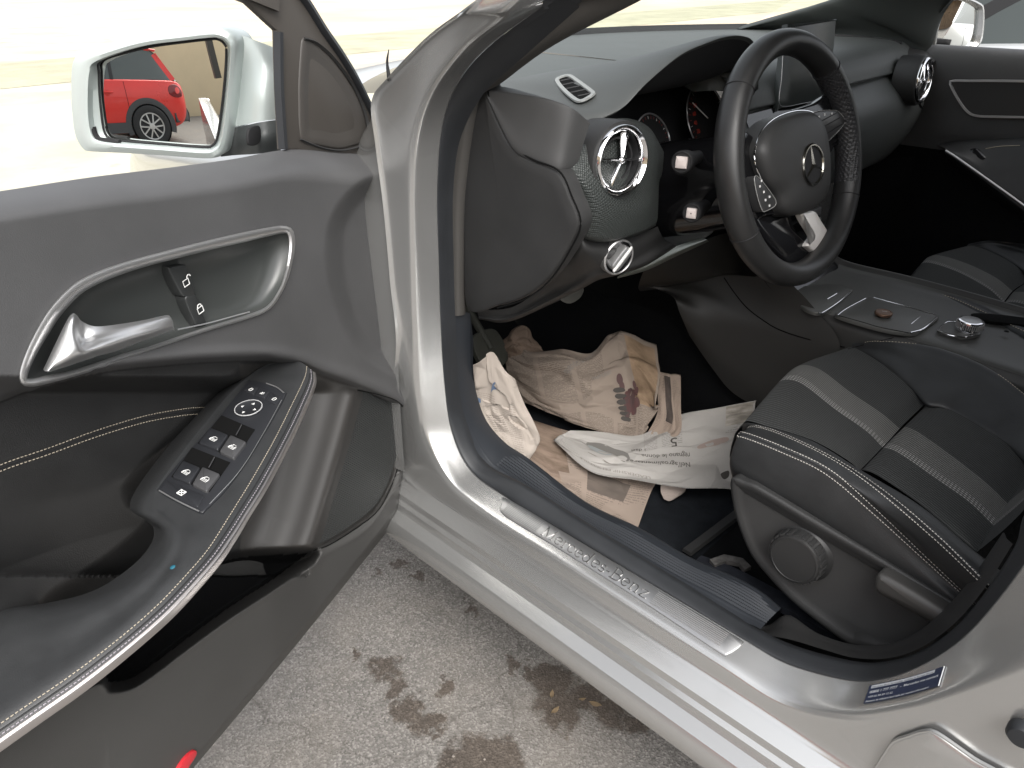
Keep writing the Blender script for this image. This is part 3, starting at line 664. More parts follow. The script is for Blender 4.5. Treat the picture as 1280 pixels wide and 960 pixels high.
# hub cover
hub_px = [(946,190),(953,166),(966,150),(985,142),(1003,139),(1017,143),(1026,158),(1031,185),(1033,212),(1031,238),(1022,255),(1006,266),(985,270),(975,262),(969,244),(956,224)]
hb = MB(); ho = arcs([PW(*p,.006) for p in hub_px], 90, True); hcen = PW(1000,208,.006)
rows = [ho-WN*.03]
for k, h in ((1.0,-.004),(.985,.003),(.95,.008),(.87,.013),(.7,.0165),(.5,.0185),(.3,.0195),(.12,.020)):
    rows.append(hcen+(ho-hcen)*k + WN*h)
hb.grid(np.array(rows), close_u=True); hb.add(rows[-1], [list(range(90))])
HUB = Surf(hb); hbo = hb.build('hub_cover', mat('hub_skin',(.034,.034,.034),.5,bump=(1100,.3,.0005)), sw, sharp=60)
hr = MB(); hr.tube(arcs([PW(*p,.004) for p in [(951,224),(944,205),(944,188),(951,166),(965,150),(984,141),(1003,138),(1018,142),(1026,155)]], 50), .0011, 8); hr.build('hub_trim_line', CHROME, hbo)
# emblem
ep, en = HUB.hitn(1016,206); en = en*.5+WN*.5; en /= np.linalg.norm(en)
el = np.cross(V(0,0,1),en); el /= np.linalg.norm(el); eu = np.cross(en,el)
em = MB(); er = .0285
em.lathe(ep, en, [(er*1.08,-.004),(er*1.08,.0015),(er*1.02,.003),(er*.95,.003),(er*.90,.001)], 48)
for k in range(3):
    a = R(96+120*k); d = el*math.cos(a)+eu*math.sin(a); s_ = np.cross(en,d)
    em.grid(np.array([[ep-s_*.0034+en*.0012, ep+en*.0042, ep+s_*.0034+en*.0012],[ep+d*er*.5-s_*.0022+en*.0012, ep+d*er*.5+en*.0032, ep+d*er*.5+s_*.0022+en*.0012],[ep+d*er*.96-s_*.0006+en*.0012, ep+d*er*.96+en*.0018, ep+d*er*.96+s_*.0006+en*.0012]]))
emo = em.build('star_emblem', mat('dark_chrome',(.34,.33,.30),.16,1), sw, sharp=25)
eb = MB(); eb.lathe(ep, en, [(er*.92,.0005),(0,.0012)], 40); eb.build('emblem_ground', DARK, emo)
# spokes
spk = MB()
def spoke(pxs, w=-.004, th=.016, bev=.004): spk.slab(arcs([PW(*p,w) for p in pxs], 60, True), WN, th, bev)
spoke([(906,190),(916,166),(932,163),(948,178),(948,200),(958,224),(972,250),(977,266),(958,270),(944,276),(930,262),(916,244)], -.006)
spoke([(998,140),(1020,128),(1046,114),(1062,120),(1066,146),(1066,176),(1054,180),(1044,184),(1034,196),(1024,170)], -.006)
spoke([(944,272),(966,262),(984,268),(990,284),(1006,300),(1026,318),(1040,322),(1036,334),(1014,338),(990,332),(974,318),(958,300)], -.014)
spo = spk.build('spoke', GLOSS, sw, sharp=50)
sv = MB()
sv.slab(arcs([PW(*p,-.004) for p in [(1003,268),(1012,265),(1020,264),(1028,276),(1044,302),(1046,312),(1036,325),(1030,324),(1014,311),(1010,306),(1017,298),(1017,293)]], 70, True), WN, .012, .004)
sv.build('spoke_insert', mat('bright_satin',(.80,.77,.74),.35,.35), spo, sharp=50)
for pxs, lay, nm in (([(943,223),(949,222),(966,244),(970,252),(968,258),(957,264),(953,263),(947,246)], ((950,233),(955,240),(962,246),(957,250),(962,257),(952,226)), 0),
                 ([(1016,147),(1019,140),(1044,138),(1054,146),(1056,154),(1040,172),(1034,175),(1024,160)], ((1024,146),(1031,143),(1040,142)), 1)):
    bp_ = MB(); bp_.slab(arcs([PW(*p,.008) for p in pxs], 50, True), WN, .014, .002); bpo = bp_.build('button_pad', mat('button_black',(.042,.042,.043),.35), sw, sharp=50)
    fr = MB(); fr.sweep(arcs([PW(*p,.0084) for p in pxs], 50, True), [(-.0005,0),(0,.0005),(.0005,0)], WN, closed=True); fr.build('pad_edge', mat('dim_edge',(.34,.34,.33),.4), bpo)
    wb = MB()
    for q in lay: wb.box(PW(*q,.0085), (WL,WU,WN), (.0015,.0015,.0004))
    if nm:
        for a, b in (((1027,160),(1050,147)),((1032,168),(1053,155)),((1024,153),(1046,141))):
            wb.sweep([PW(*a,.0084),PW(*b,.0084)], [(-.0008,0),(0,.0006),(.0008,0)], WN, m=1)
    wb.build('button_marks', [WHITE, DARK], bpo)

# ================================================================== CENTRE CONSOLE
con = MB()
# top: from the stack rearwards
zt = lambda x: .604 + .0*x - .012*max(0,(-x-.5))/.4
def crow(x, dz=0):
    z = zt(x)+dz
    return [V(x,.150,z-.20),V(x,.142,z-.10),V(x,.134,z-.032),V(x,.126,z-.012),V(x,.110,z-.002),V(x,.06,z),V(x,0,z),V(x,-.06,z),V(x,-.108,z),V(x,-.122,z+.012),V(x,-.130,z+.004),V(x,-.140,z-.05),V(x,-.15,z-.2)]
con.loft([crow(-.30,.04),crow(-.34,.012),crow(-.38,0),crow(-.50,0),crow(-.62,0),crow(-.74,-.002),crow(-.9,-.002),crow(-1.25,.02)], 60, 50)
# side wall toward the driver's feet, going forward under the dashboard
con.loft([[PY(*p,y) for p,y in zip(ps,ys)] for ps,ys in (
 ([(806,358),(850,355),(880,350),(912,344),(985,350)],(.225,.175,.15,.135,.132)),
 ([(822,362),(874,370),(922,383),(970,391),(1020,388)],(.21,.175,.152,.142,.136)),
 ([(842,372),(886,396),(935,412),(985,425),(1050,436)],(.215,.18,.16,.152,.150)),
 ([(850,392),(888,430),(925,456),(960,474),(1010,490)],(.21,.18,.165,.158,.155)),
 ([(862,420),(890,460),(915,490),(950,510),(1000,530)],(.19,.172,.165,.16,.158)))], 40, 30)
CON = Surf(con)
for k_i, f_ in enumerate(con.f):  # upward faces take a lighter copy, light from above put into the colour
    p_ = [V(*con.v[i]) for i in f_[:3]]; n_f = np.cross(p_[1]-p_[0],p_[2]-p_[0]); n_f = n_f/max(np.linalg.norm(n_f),1e-9); con.m[k_i] = 1 if (abs(n_f[2]) > .80 and p_[0][2] > .57 and p_[0][0] < -.36 and p_[0][1] < .128) else 0
con_o = con.build('centre_console', [mat('console_plastic',(.028,.027,.025),.50,bump=(1300,.2,.0004),var=(8,.1)), mat('console_plastic_lit_top',(.074,.074,.070),.45,bump=(1300,.15,.0004))], car, sharp=60)
gr = MB(); gp = [(905,347),(918,366),(933,384),(952,399),(974,412),(1010,424),(1056,434)]
gq = [CON.hit(px,py,.0004) for px,py in gp]; gq = [p for p in gq if p is not None]
gn = [near_n(CON,p) for p in arcs(gq,60)]
gr.sweep(arcs(gq,60), [(-.0011,0),(0,.0006),(.0011,0)], np.array(gn)); gr.build('panel_gap', PIT, con_o)
ZC = .604
def onC(px,py,off=0): return PZ(px,py,.603+off)
def lid(pxs, name, m, h=.004, bev=.0015):
    b = MB(); b.slab(arcs([onC(*p,h) for p in pxs], 80, True), (0,0,1), h+.003, bev); return b.build(name, m, con_o, sharp=50)
LIDM = mat('console_lid',(.085,.085,.080),.42,bump=(1300,.15,.0004))
lid1 = lid([(990,362),(1000,358),(1040,355),(1062,360),(1065,364),(1046,378),(1028,390),(1008,386),(992,372)], 'tray_lid', LIDM)
lid2 = lid([(1047,394),(1052,388),(1082,373),(1092,372),(1140,385),(1170,393),(1172,399),(1150,413),(1138,416),(1100,410)], 'ashtray_lid', LIDM)
def cline(pxs, parent, name, r=.0011, h=.0045, m=CHROME, closed=False):
    b = MB(); b.tube(arcs([onC(*p,h) for p in pxs], 50, closed), r, 8, closed=closed); return b.build(name, m, parent)
cline([(1064,364),(1048,378),(1028,391),(1024,391)], lid1, 'lid_edge', .0014)
cline([(1034,374),(1046,367)], lid1, 'finger_groove', .0010)
cline([(1047,394),(1058,386),(1082,373)], lid2, 'lid_edge', .0010)
cline([(1092,372),(1130,382),(1168,393)], lid2, 'lid_edge', .0008)
cline([(1171,397),(1154,411),(1138,416)], lid2, 'lid_edge', .0016)
cline([(1139,405),(1150,396)], lid2, 'finger_groove', .0010)
cline([(1047,394),(1076,402),(1100,409),(1136,416)], lid2, 'lid_gap', .0006, m=PIT)
# round control knob on its plate
kp = lid([(1172,412),(1182,403),(1186,401),(1205,402),(1226,410),(1228,413),(1222,418),(1206,421),(1190,418)], 'knob_plate', LIDM, h=.003)
cline([(1172,413),(1183,403),(1194,402)], kp, 'plate_edge', .0009, .0035); cline([(1172,413),(1188,419),(1206,421),(1222,418),(1229,412)], kp, 'plate_edge', .0011, .0035)
kc_ = onC(1210,413,.003)
kn = MB(); kn.lathe(kc_, (0,0,1), [(.0205,0),(.0215,.003),(.0205,.006),(.0205,.017),(.0195,.0195),(.0160,.0200)], 48); kno = kn.build('control_knob', CHROME, con_o, sharp=40)
k2 = MB(); k2.lathe(kc_, (0,0,1), [(.0162,.0198),(.0155,.0205),(.006,.0212),(0,.0213)], 36); k2.build('knob_cap', mat('knob_cap',(.30,.30,.30),.3,.6), kno)
k3 = MB()
for k in range(40):
    a = 2*math.pi*k/40; d = V(math.cos(a),math.sin(a),0); k3.box(kc_+d*.0205+V(0,0,.0115), (np.cross(d,V(0,0,1)),V(0,0,1),d), (.0007,.005,.0008))
k3.build('knob_knurling', SATIN, kno)
hol = MB(); hol.lathe(onC(1258,415,.0), (0,0,1), [(.0042,.001),(.0036,.0015),(0,.0008)], 20); hol.build('socket_hole', PIT, con_o)
slot = MB(); slot.slab(arcs([PZ(*p,.606) for p in [(1214,392),(1240,392),(1290,398),(1330,404),(1330,416),(1280,406),(1232,400)]],50,True), (0,0,1), .004, .001); slo = slot.build('storage_slot', PIT, con_o)
js = MB(); js.tube(arcs([PZ(1060,436,.592),PZ(1130,418,.592),PZ(1131,412,.602)],10), .0005, 6); js.build('joint_line', PIT, con_o)

# ================================================================== SEATS
def uv_by_rows(o, rows3d, nu, nv, yvals):
    me = o.data; uv = me.uv_layers.new(name='cloth'); return uv
def cloth_panel(name, rows, parent, nu=60, nv=48):
    """rows run front->back; rows[1] is the bright band line (v = 0). UV in metres."""
    Rr = np.array([cr(r, nu) for r in rows]); G = np.stack([cr(Rr[:,j], nv) for j in range(nu)],1)
    L = np.r_[0, np.cumsum(np.linalg.norm(np.diff(G[nv//3], axis=0), axis=1))]
    ac = np.linalg.norm(np.diff(G, axis=0), axis=2).mean(1); ac = np.r_[0, np.cumsum(ac)]; i0 = int(round((nv-1)/(len(rows)-1))); ac = -(ac-ac[i0])
    ac = -ac
    me = bpy.data.meshes.new(name); F = [(i*nu+j, i*nu+j+1, (i+1)*nu+j+1, (i+1)*nu+j) for i in range(nv-1) for j in range(nu-1)]
    me.from_pydata([tuple(p) for p in G.reshape(-1,3)], [], F); me.materials.append(CLOTH)
    uv = me.uv_layers.new(name='cloth')
    for lp_ in me.loops:
        i, j = divmod(lp_.vertex_index, nu); uv.data[lp_.index].uv = (L[j], ac[i])
    bm = bmesh.new(); bm.from_mesh(me); bmesh.ops.recalc_face_normals(bm, faces=bm.faces); bm.to_mesh(me); bm.free()
    me.polygons.foreach_set('use_smooth',[True]*len(me.polygons))
    o = bpy.data.objects.new(name, me); C.objects.link(o); o.parent = parent; return o
def rowz(pz): return [PZ(x,y,z) for x,y,z in pz]
seat = empty('front_seat', parent=car)
F_left  = rowz([(928,560,.52),(930,528,.570),(960,533,.583),(1015,550,.589),(1056,573,.586),(1075,588,.572)])
F_brt   = rowz([(972,505,.52),(977,474,.574),(1003,472,.590),(1048,507,.594),(1086,534,.590),(1107,555,.574)])
F_band  = rowz([(998,480,.52),(1003,455,.576),(1030,458,.590),(1070,486,.594),(1107,511,.590),(1130,530,.574)])
F_right = rowz([(1055,455,.52),(1062,434,.578),(1086,444,.590),(1117,464,.593),(1142,486,.589),(1158,503,.574)])
cloth_panel('cloth_panel', [F_left,F_brt,F_band,F_right], seat)
B_left  = rowz([(1075,589,.565),(1081,588,.579),(1100,596,.586),(1150,630,.586),(1195,668,.584),(1221,690,.574)])
B_brt   = rowz([(1107,557,.565),(1112,554,.579),(1130,561,.588),(1175,592,.588),(1215,620,.586),(1246,650,.576)])
B_band  = rowz([(1131,533,.565),(1136,531,.579),(1155,540,.588),(1196,569,.588),(1235,600,.586),(1262,626,.576)])
B_right = rowz([(1160,504,.565),(1166,503,.579),(1188,510,.587),(1225,530,.587),(1262,556,.585),(1290,585,.576)])
cloth_panel('cloth_panel', [B_left,B_brt,B_band,B_right], seat)
C_ = [[r[-1]+V(.004,0,-.008), r[-1]+V(-.004,0,.010), r[-1]+V(-.022,0,.06), r[-1]+V(-.05,0,.16), r[-1]+V(-.15,0,.45), r[-1]+V(-.24,0,.60)] for r in (B_left,B_brt,B_band,B_right)]
C_[0] = [p+V(0,.0,0) for p in C_[0]]
cloth_panel('cloth_panel', C_, seat)
# leather: outer bolster
lb_ = MB()
W0 = rowz([(929,545,.545),(930,529,.570),(960,534,.584),(1015,551,.590),(1075,587,.588),(1150,632,.588),(1221,691,.586),(1300,750,.59)])
W1 = rowz([(930,540,.555),(943,533,.580),(980,544,.594),(1040,573,.600),(1100,612,.602),(1170,671,.602),(1238,736,.602),(1300,792,.605)])
W2 = [PY(x,y,yy) for x,y,yy in [(922,548,.585),(928,543,.592),(978,562,.600),(1035,590,.605),(1098,643,.607),(1160,700,.607),(1222,757,.607),(1285,812,.607)]]
W3 = [PY(x,y,yy) for x,y,yy in [(914,576,.585),(915,588,.596),(950,612,.604),(1000,638,.606),(1075,688,.608),(1145,730,.608),(1214,770,.608),(1285,815,.608)]]
W4 = [p+V(0,-.03,-.05) for p in W3]
lb_.loft([[p+V(0,-.004,-.012) for p in W0], W0, lp(W0,W1,.5), W1, [(a+b)/2+V(-.002,.010,.003) for a,b in zip(W1,W2)], W2, [(a+b)/2+V(0,.006,0) for a,b in zip(W2,W3)], W3, W4], 90, 50)
# front face of the cushion
fr_ = [F_left[0:2],F_brt[0:2],F_band[0:2],F_right[0:2]]
lb_.loft([[r[1]+V(0,0,-.004) for r in fr_],[r[1]+V(.012,0,-.03) for r in fr_],[r[1]+V(.008,0,-.09) for r in fr_],[r[1]+V(-.05,0,-.16) for r in fr_]], 20, 12)
# inner bolster
N0 = rowz([(1061,436,.572),(1090,445,.592),(1118,463,.596),(1145,486,.593),(1162,502,.590),(1188,509,.590),(1226,529,.590),(1264,555,.588),(1300,590,.59)])
N1 = rowz([(1064,432,.580),(1105,439,.602),(1142,455,.608),(1172,470,.606),(1195,482,.605),(1220,492,.605),(1252,509,.605),(1285,530,.605),(1330,560,.61)])
N2 = rowz([(1068,430,.582),(1096,427,.605),(1128,428,.618),(1165,433,.622),(1195,442,.622),(1222,453,.622),(1250,469,.620),(1280,492,.618),(1320,525,.62)])
N3 = [p+V(.002,-.012,-.02) for p in N2]; N4 = [p+V(.0,-.016,-.09) for p in N2]
lb_.loft([[p+V(0,0,-.010) for p in N0], N0, N1, [a*.35+b*.65+V(0,0,.002) for a,b in zip(N1,N2)], N2, N3, N4], 90, 44)
LB = Surf(lb_); lbo = lb_.build('leather_bolster', LEATHER, seat, sharp=70)
stt = MB()
def pathon(S_, pxs, off=.0006, n=60):
    q = [S_.hit(px,py,off) for px,py in pxs]; q = [p for p in q if p is not None]; return arcs(q, n)
w1 = arcs([p for p in W1],140); w2 = arcs(W2,140)
for base, (d1, d2) in ((w1,(-.0035,.0035)),(w2,(-.0040,.0040))):
    for dd in (d1,d2):
        q = []
        for i in range(2,138):
            t = base[i+1]-base[i-1]; t /= np.linalg.norm(t); p = LB.drop(base[i],.0); nn = near_n(LB,p); sd = np.cross(t,nn)
            q.append(LB.drop(p+sd*dd, .0005))
        dashes(stt, np.array(q), 105, lambda p: near_n(LB,p), .66, .0006, .0006)
n2 = arcs(N2,120)
for dd in (.004,):
    q = []
    for i in range(8,118):
        t = n2[i+1]-n2[i-1]; t /= np.linalg.norm(t); p = LB.drop(n2[i],0); nn = near_n(LB,p); q.append(LB.drop(p-np.cross(t,nn)*dd,.0005))
    dashes(stt, np.array(q), 70, lambda p: near_n(LB,p), .62, .0006, .0007, m=1)
stt.build('stitching', [THREAD, THREADD], seat)
pp = MB()   # piping grooves of the bolster seams
for base in (w1, w2):
    pp.tube(np.array([LB.drop(p,-.0004) for p in base[2:138]]), .0010, 6)
pp.build('seam_line', DARK, seat)
# plastic side cover
YS = .618
sc_o = [(913,598),(930,602),(948,609),(1010,646),(1080,687),(1150,729),(1216,769),(1250,790),(1235,835),(1150,835),(1085,812),(1060,806),(1020,777),(985,748),(955,716),(937,692),(924,662),(915,630)]
scv = MB(); oo = arcs([PY(*p,YS) for p in sc_o], 140, True); ncv = V(.05,1,.10); ncv /= np.linalg.norm(ncv)
cen = oo.mean(0); T_ = np.roll(oo,-1,0)-np.roll(oo,1,0); In = np.cross(ncv,T_); In /= np.linalg.norm(In,axis=1,keepdims=True)
if (np.cross(oo[0]-cen, oo[1]-cen) @ ncv) < 0: In = -In
In = In if np.mean(np.sum(In*(cen-oo),1)) > 0 else -In
scv.grid(np.array([oo-ncv*.05, oo-ncv*.004, oo+In*.0015, oo+In*.006, oo+In*.012-ncv*.002, oo+In*.019-ncv*.007]), close_u=True)
scv.add(oo+In*.019-ncv*.007, [list(range(140))])
SCV = Surf(scv); scvo = scv.build('side_cover', PLASTIC, seat, sharp=70)
kc2 = SCV.hit(1003,690,0); kc2 = kc2 if kc2 is not None else PY(1003,690,YS)
ka = V(.02,1,.08); ka /= np.linalg.norm(ka)
hk = MB(); hk.lathe(kc2, ka, [(.041,-.002),(.042,.001),(.038,.004),(.036,.006),(.0355,.022),(.0335,.026),(.031,.0268),(.0305,.0258),(.02,.0262),(0,.0265)], 60)
hko = hk.build('height_knob', mat('knob_black',(.026,.026,.026),.42,bump=(1200,.2,.0004)), seat, sharp=45)
hg = MB(); kl = np.cross(V(0,0,1),ka); kl /= np.linalg.norm(kl); ku = np.cross(ka,kl)
for k in range(22):
    a = 2*math.pi*k/22; d = kl*math.cos(a)+ku*math.sin(a); hg.box(kc2+d*.0355+ka*.015, (np.cross(d,ka),ka,d), (.0032,.0085,.0014), .0006)
hg.build('knob_grip_ribs', PLASTIC, hko)
lvp = [(1091,726),(1096,719),(1104,720),(1150,746),(1200,777),(1240,800),(1225,815),(1175,788),(1120,757),(1094,741)]
lvr = MB(); lvr.slab(arcs([PY(*p,YS+.022) for p in lvp], 70, True), ncv, .035, .007, dome=.002); lvr.build('recline_lever', mat('lever_plastic',(.060,.058,.055),.45,bump=(1200,.2,.0004)), seat, sharp=60)
# backrest and headrest, beside the viewpoint
bk = MB(); bk.loft([[V(-.90+k,y,.60),V(-.98+k,y*1.0,.85),V(-1.06+k,y,1.05),V(-1.12+k,y,1.18)] for y,k in ((.60,.0),(.575,.02),(.50,-.012),(.36,-.02),(.22,-.012),(.15,.02),(.12,0))], 16, 30)
bk.loft([[V(-1.04,y,.58),V(-1.10,y,.85),V(-1.16,y,1.05),V(-1.17,y,1.19)] for y in (.60,.36,.12)], 10, 10); bk.build('backrest', LEATHER, seat)
hd = MB(); hd.lathe(V(-1.17,.36,1.30), (0,1,0), [(.0,-.13),(.05,-.125),(.062,-.10),(.065,0),(.062,.10),(.05,.125),(0,.13)], 30); hd.tube([V(-1.16,.31,1.18),V(-1.17,.31,1.3)],.006,8); hd.tube([V(-1.16,.41,1.18),V(-1.17,.41,1.3)],.006,8); hd.build('headrest', LEATHER, seat)

# passenger seat, same design
ps = empty('front_seat', parent=car)
G_left  = rowz([(1128,385,.52),(1128,362,.572),(1142,357,.586),(1185,362,.592),(1222,376,.589),(1246,388,.574)])
G_brt   = rowz([(1150,345,.52),(1152,329,.574),(1166,326,.589),(1200,338,.594),(1236,358,.590),(1256,376,.574)])
G_band  = rowz([(1162,338,.52),(1166,320,.576),(1182,319,.590),(1216,330,.594),(1248,346,.590),(1268,362,.574)])
G_right = rowz([(1200,325,.52),(1206,309,.578),(1222,308,.590),(1250,318,.593),(1274,332,.589),(1292,347,.574)])
cloth_panel('cloth_panel', [G_left,G_brt,G_band,G_right], ps)
H_left  = rowz([(1247,389,.566),(1251,388,.579),(1268,392,.587),(1300,405,.587),(1340,425,.585)])
H_brt   = rowz([(1257,377,.566),(1261,375,.579),(1278,376,.588),(1310,388,.588),(1350,405,.586)])
H_band  = rowz([(1269,363,.566),(1273,361,.579),(1290,363,.588),(1325,376,.588),(1365,392,.586)])
H_right = rowz([(1293,348,.566),(1298,346,.579),(1315,349,.587),(1350,362,.587),(1390,378,.585)])
cloth_panel('cloth_panel', [H_left,H_brt,H_band,H_right], ps)
pb = MB()
K0 = rowz([(1127,366,.560),(1129,360,.574),(1144,356,.588),(1186,362,.594),(1223,377,.592),(1260,396,.590),(1320,425,.59)])
K1 = rowz([(1124,369,.560),(1128,363,.580),(1150,360,.598),(1188,370,.603),(1220,384,.603),(1250,398,.603),(1320,432,.605)])
K2 = [p+V(0,.016,-.018) for p in K1]; K3 = [p+V(0,.020,-.035) for p in K1]; K4 = [p+V(0,.02,-.12) for p in K1]
pb.loft([[p+V(0,0,-.01) for p in K0],K0,K1,K2,K3,K4], 60, 30)
fr_ = [G_left[0:2],G_brt[0:2],G_band[0:2],G_right[0:2]]
pb.loft([[r[1]+V(0,0,-.004) for r in fr_],[r[1]+V(.012,0,-.03) for r in fr_],[r[1]+V(.008,0,-.09) for r in fr_],[r[1]+V(-.05,0,-.16) for r in fr_]], 20, 12)
J0 = rowz([(1206,311,.574),(1223,308,.592),(1251,318,.596),(1275,332,.593),(1296,346,.590),(1350,362,.59)])
J1 = rowz([(1208,308,.58),(1234,304,.602),(1268,310,.606),(1300,322,.606),(1330,334,.606),(1390,360,.606)])
J2 = rowz([(1211,305,.582),(1234,301,.606),(1264,303,.618),(1290,307,.622),(1320,314,.622),(1390,335,.622)])
pb.loft([[p+V(0,0,-.01) for p in J0],J0,J1,J2,[p+V(0,-.015,-.02) for p in J2],[p+V(0,-.02,-.10) for p in J2]], 50, 30)
PB = Surf(pb); pb.build('leather_bolster', LEATHER, ps, sharp=70)
st2 = MB()
for base, dd in ((K0,0),(K1,.004),(J2,-.004)):
    q = [LB2 for LB2 in (PB.drop(p+V(0,dd,0),.0006) for p in arcs(base,90)[3:86])]
    dashes(st2, np.array(q), 60, lambda p: near_n(PB,p), .62, .0008, .0007)
st2.build('stitching', [THREADD], ps)
bk = MB(); bk.loft([[V(-.90+k,y,.60),V(-.98+k,y*1.0,.85),V(-1.06+k,y,1.05),V(-1.12+k,y,1.18)] for y,k in ((-.60,.0),(-.575,.02),(-.50,-.012),(-.36,-.02),(-.22,-.012),(-.15,.02),(-.12,0))], 16, 30)
bk.build('backrest', LEATHER, ps)
hd = MB(); hd.lathe(V(-1.17,-.36,1.30), (0,1,0), [(.0,-.13),(.05,-.125),(.062,-.10),(.065,0),(.062,.10),(.05,.125),(0,.13)], 30); hd.build('headrest', LEATHER, ps)

# ================================================================== PASSENGER SIDE: door, pillar, mirror, windscreen
pdoor = empty('door', parent=car)
pdm = MB()
def prow(x):
    k = min(1,max(0,(-x-.22)/.12)); yo = -.012*(1-k)
    return [V(x,-.775+yo,.965),V(x,-.745+yo,.982),V(x,-.715+yo,.978),V(x,-.703+yo,.955),V(x,-.700+yo,.90),V(x,-.702+yo,.84),V(x,-.705+yo,.79),V(x,-.715,.76),V(x,-.725,.70),V(x,-.73,.60),V(x,-.72,.50),V(x,-.705,.42),V(x,-.71,.34)]
pdm.loft([prow(x) for x in (-.20,-.24,-.30,-.40,-.55,-.8,-1.1)], 60, 50)
for k_i, f_ in enumerate(pdm.f): pdm.m[k_i] = 1 if np.mean([pdm.v[i][2] for i in f_]) < .745 else 0  # lower part black: the armrest's shadow painted into the panel
pdo = pdm.build('door_panel', [SOFT, CARPET_SHADE], pdoor, sharp=70)
ol = [PY(*p,-.694) for p in [(1188,105),(1192,101),(1215,101),(1250,101),(1300,102),(1380,105),(1380,150),(1300,147),(1250,146),(1222,145),(1210,140),(1199,126)]]
fr = MB(); lpp = arcs(ol, 110, True); fr.sweep(lpp, [(-.0028,0),(-.002,.0035),(.002,.0035),(.0028,0)], (0,1,0), closed=True); fr.build('handle_frame', SATIN, pdoor)
bw = MB(); bw.add([p+V(0,-.002,0) for p in lpp], [list(range(len(lpp)))]); bw.build('handle_bowl', mat('bowl_plastic',(.045,.045,.045),.35), pdoor)
pa = MB()
ar = [[PY(*p,y) for p in ps] for ps,y in (
  ([(1172,181),(1195,176),(1235,172),(1290,170),(1380,172)],-.712),([(1176,183),(1200,180),(1236,180),(1290,180),(1380,185)],-.690),
  ([(1182,186),(1203,193),(1232,210),(1280,238),(1360,285)],-.655),([(1181,189),(1196,198),(1230,222),(1276,256),(1350,312)],-.648),([(1182,193),(1197,203),(1230,228),(1276,264),(1350,322)],-.655),([(1190,205),(1200,215),(1230,240),(1276,275),(1350,335)],-.715))]
pa.loft(ar, 40, 26); PA = Surf(pa); pao = pa.build('armrest', LEATHER, pdoor)
q = MB(); q.tube(arcs([PY(*p,-.648) for p in [(1182,188),(1196,197),(1230,221),(1276,254),(1350,310)]],40), .0026, 8); q.build('armrest_strip', SATIN, pao)
q = MB(); q.tube(arcs([PA.hit(*p,.0006,PY(*p,-.66)) for p in [(1232,186),(1250,183),(1275,182)]],20), .0008, 6); q.build('armrest_seam', THREADD, pao)
pb2 = MB(); pb2.slab(arcs([PA.hit(*p,.001,PY(*p,-.67)) for p in [(1212,188),(1222,186),(1232,196),(1226,199)]],30,True), (0,.5,.86), .004, .001); pb2.build('window_switch', GLOSS, pao)
# far side lower kick panel, tiny lighter line in the dark
kp2 = MB(); kp2.loft([[V(-.1,-.71,.68),V(-.1,-.70,.5),V(-.1,-.69,.3)],[V(-.28,-.715,.72),V(-.28,-.705,.5),V(-.28,-.69,.3)]],8,8); kp2.build('kick_panel', CARPET_SHADE, car)
# A pillar of the far side, its inner trim
rp_ = MB()
pA = [V(.20,-.60,1.006),V(.11,-.62,1.034),V(.049,-.62,1.051),V(-.01,-.62,1.068),V(-.067,-.62,1.089),V(-.16,-.60,1.14),V(-.28,-.57,1.22),V(-.48,-.52,1.345)]
pB = [V(.19,-.64,.998),V(.06,-.66,1.003),V(-.08,-.665,1.010),V(-.18,-.69,1.002),V(-.248,-.705,.986),V(-.274,-.705,1.08),V(-.38,-.67,1.20),V(-.57,-.58,1.335)]
rp_.loft([[p+V(.03,-.02,.0) for p in pA], pA, [a*.6+b*.4+V(0,.006,.003) for a,b in zip(pA,pB)], pB, [p+V(.02,0,-.035) for p in pB]], 50, 24)
rp_.build('pillar_trim', mat('grey_green_trim',(.050,.056,.054),.6), car, sharp=70)
ws_pts = lambda y: [V(xbase(y)+.012,y*.97,1.002), V(.18-.24*(abs(y)/.64)**2.4,y*.93,1.15), V(-.18-.20*(abs(y)/.64)**2.4,y*.86,1.30), V(-.42-.12*(abs(y)/.64)**2.4,y*.80,1.385)]
wm = MB(); wm.loft([ws_pts(y) for y in (-.64,-.48,-.3,0,.3,.45,.56)], 16, 30); wm.build('windscreen', glass_mat('windscreen_glass',(.93,.96,.94),ior=1.16), car)
cw = MB()
cwx = xbase
cw.loft([[V(cwx(y)+.03,y,.975),V(cwx(y)+.028,y,1.010),V(cwx(y)+.012,y,1.0165),V(cwx(y)-.006,y,1.003)] for y in (-.64,-.55,-.42,-.25,0,.15,.3,.42,.52)], 12, 60)
cwo = cw.build('windscreen_seal', DARK, car)
wp_ = MB(); wp_.sweep(arcs([V(.56,.10,.992),V(.55,-.25,.994),V(.46,-.50,.990)],20), [(-.008,0),(-.006,.012),(.006,.012),(.008,0)], (0,0,1)); wp_.build('wiper_arm', DARK, car)
gap = MB(); gap.tube(arcs([V(-.02,-.60,1.001),V(-.10,-.645,.998),V(-.2,-.67,.988)],20), .004, 6); gap.build('speaker_slot', DARK, dash_o)
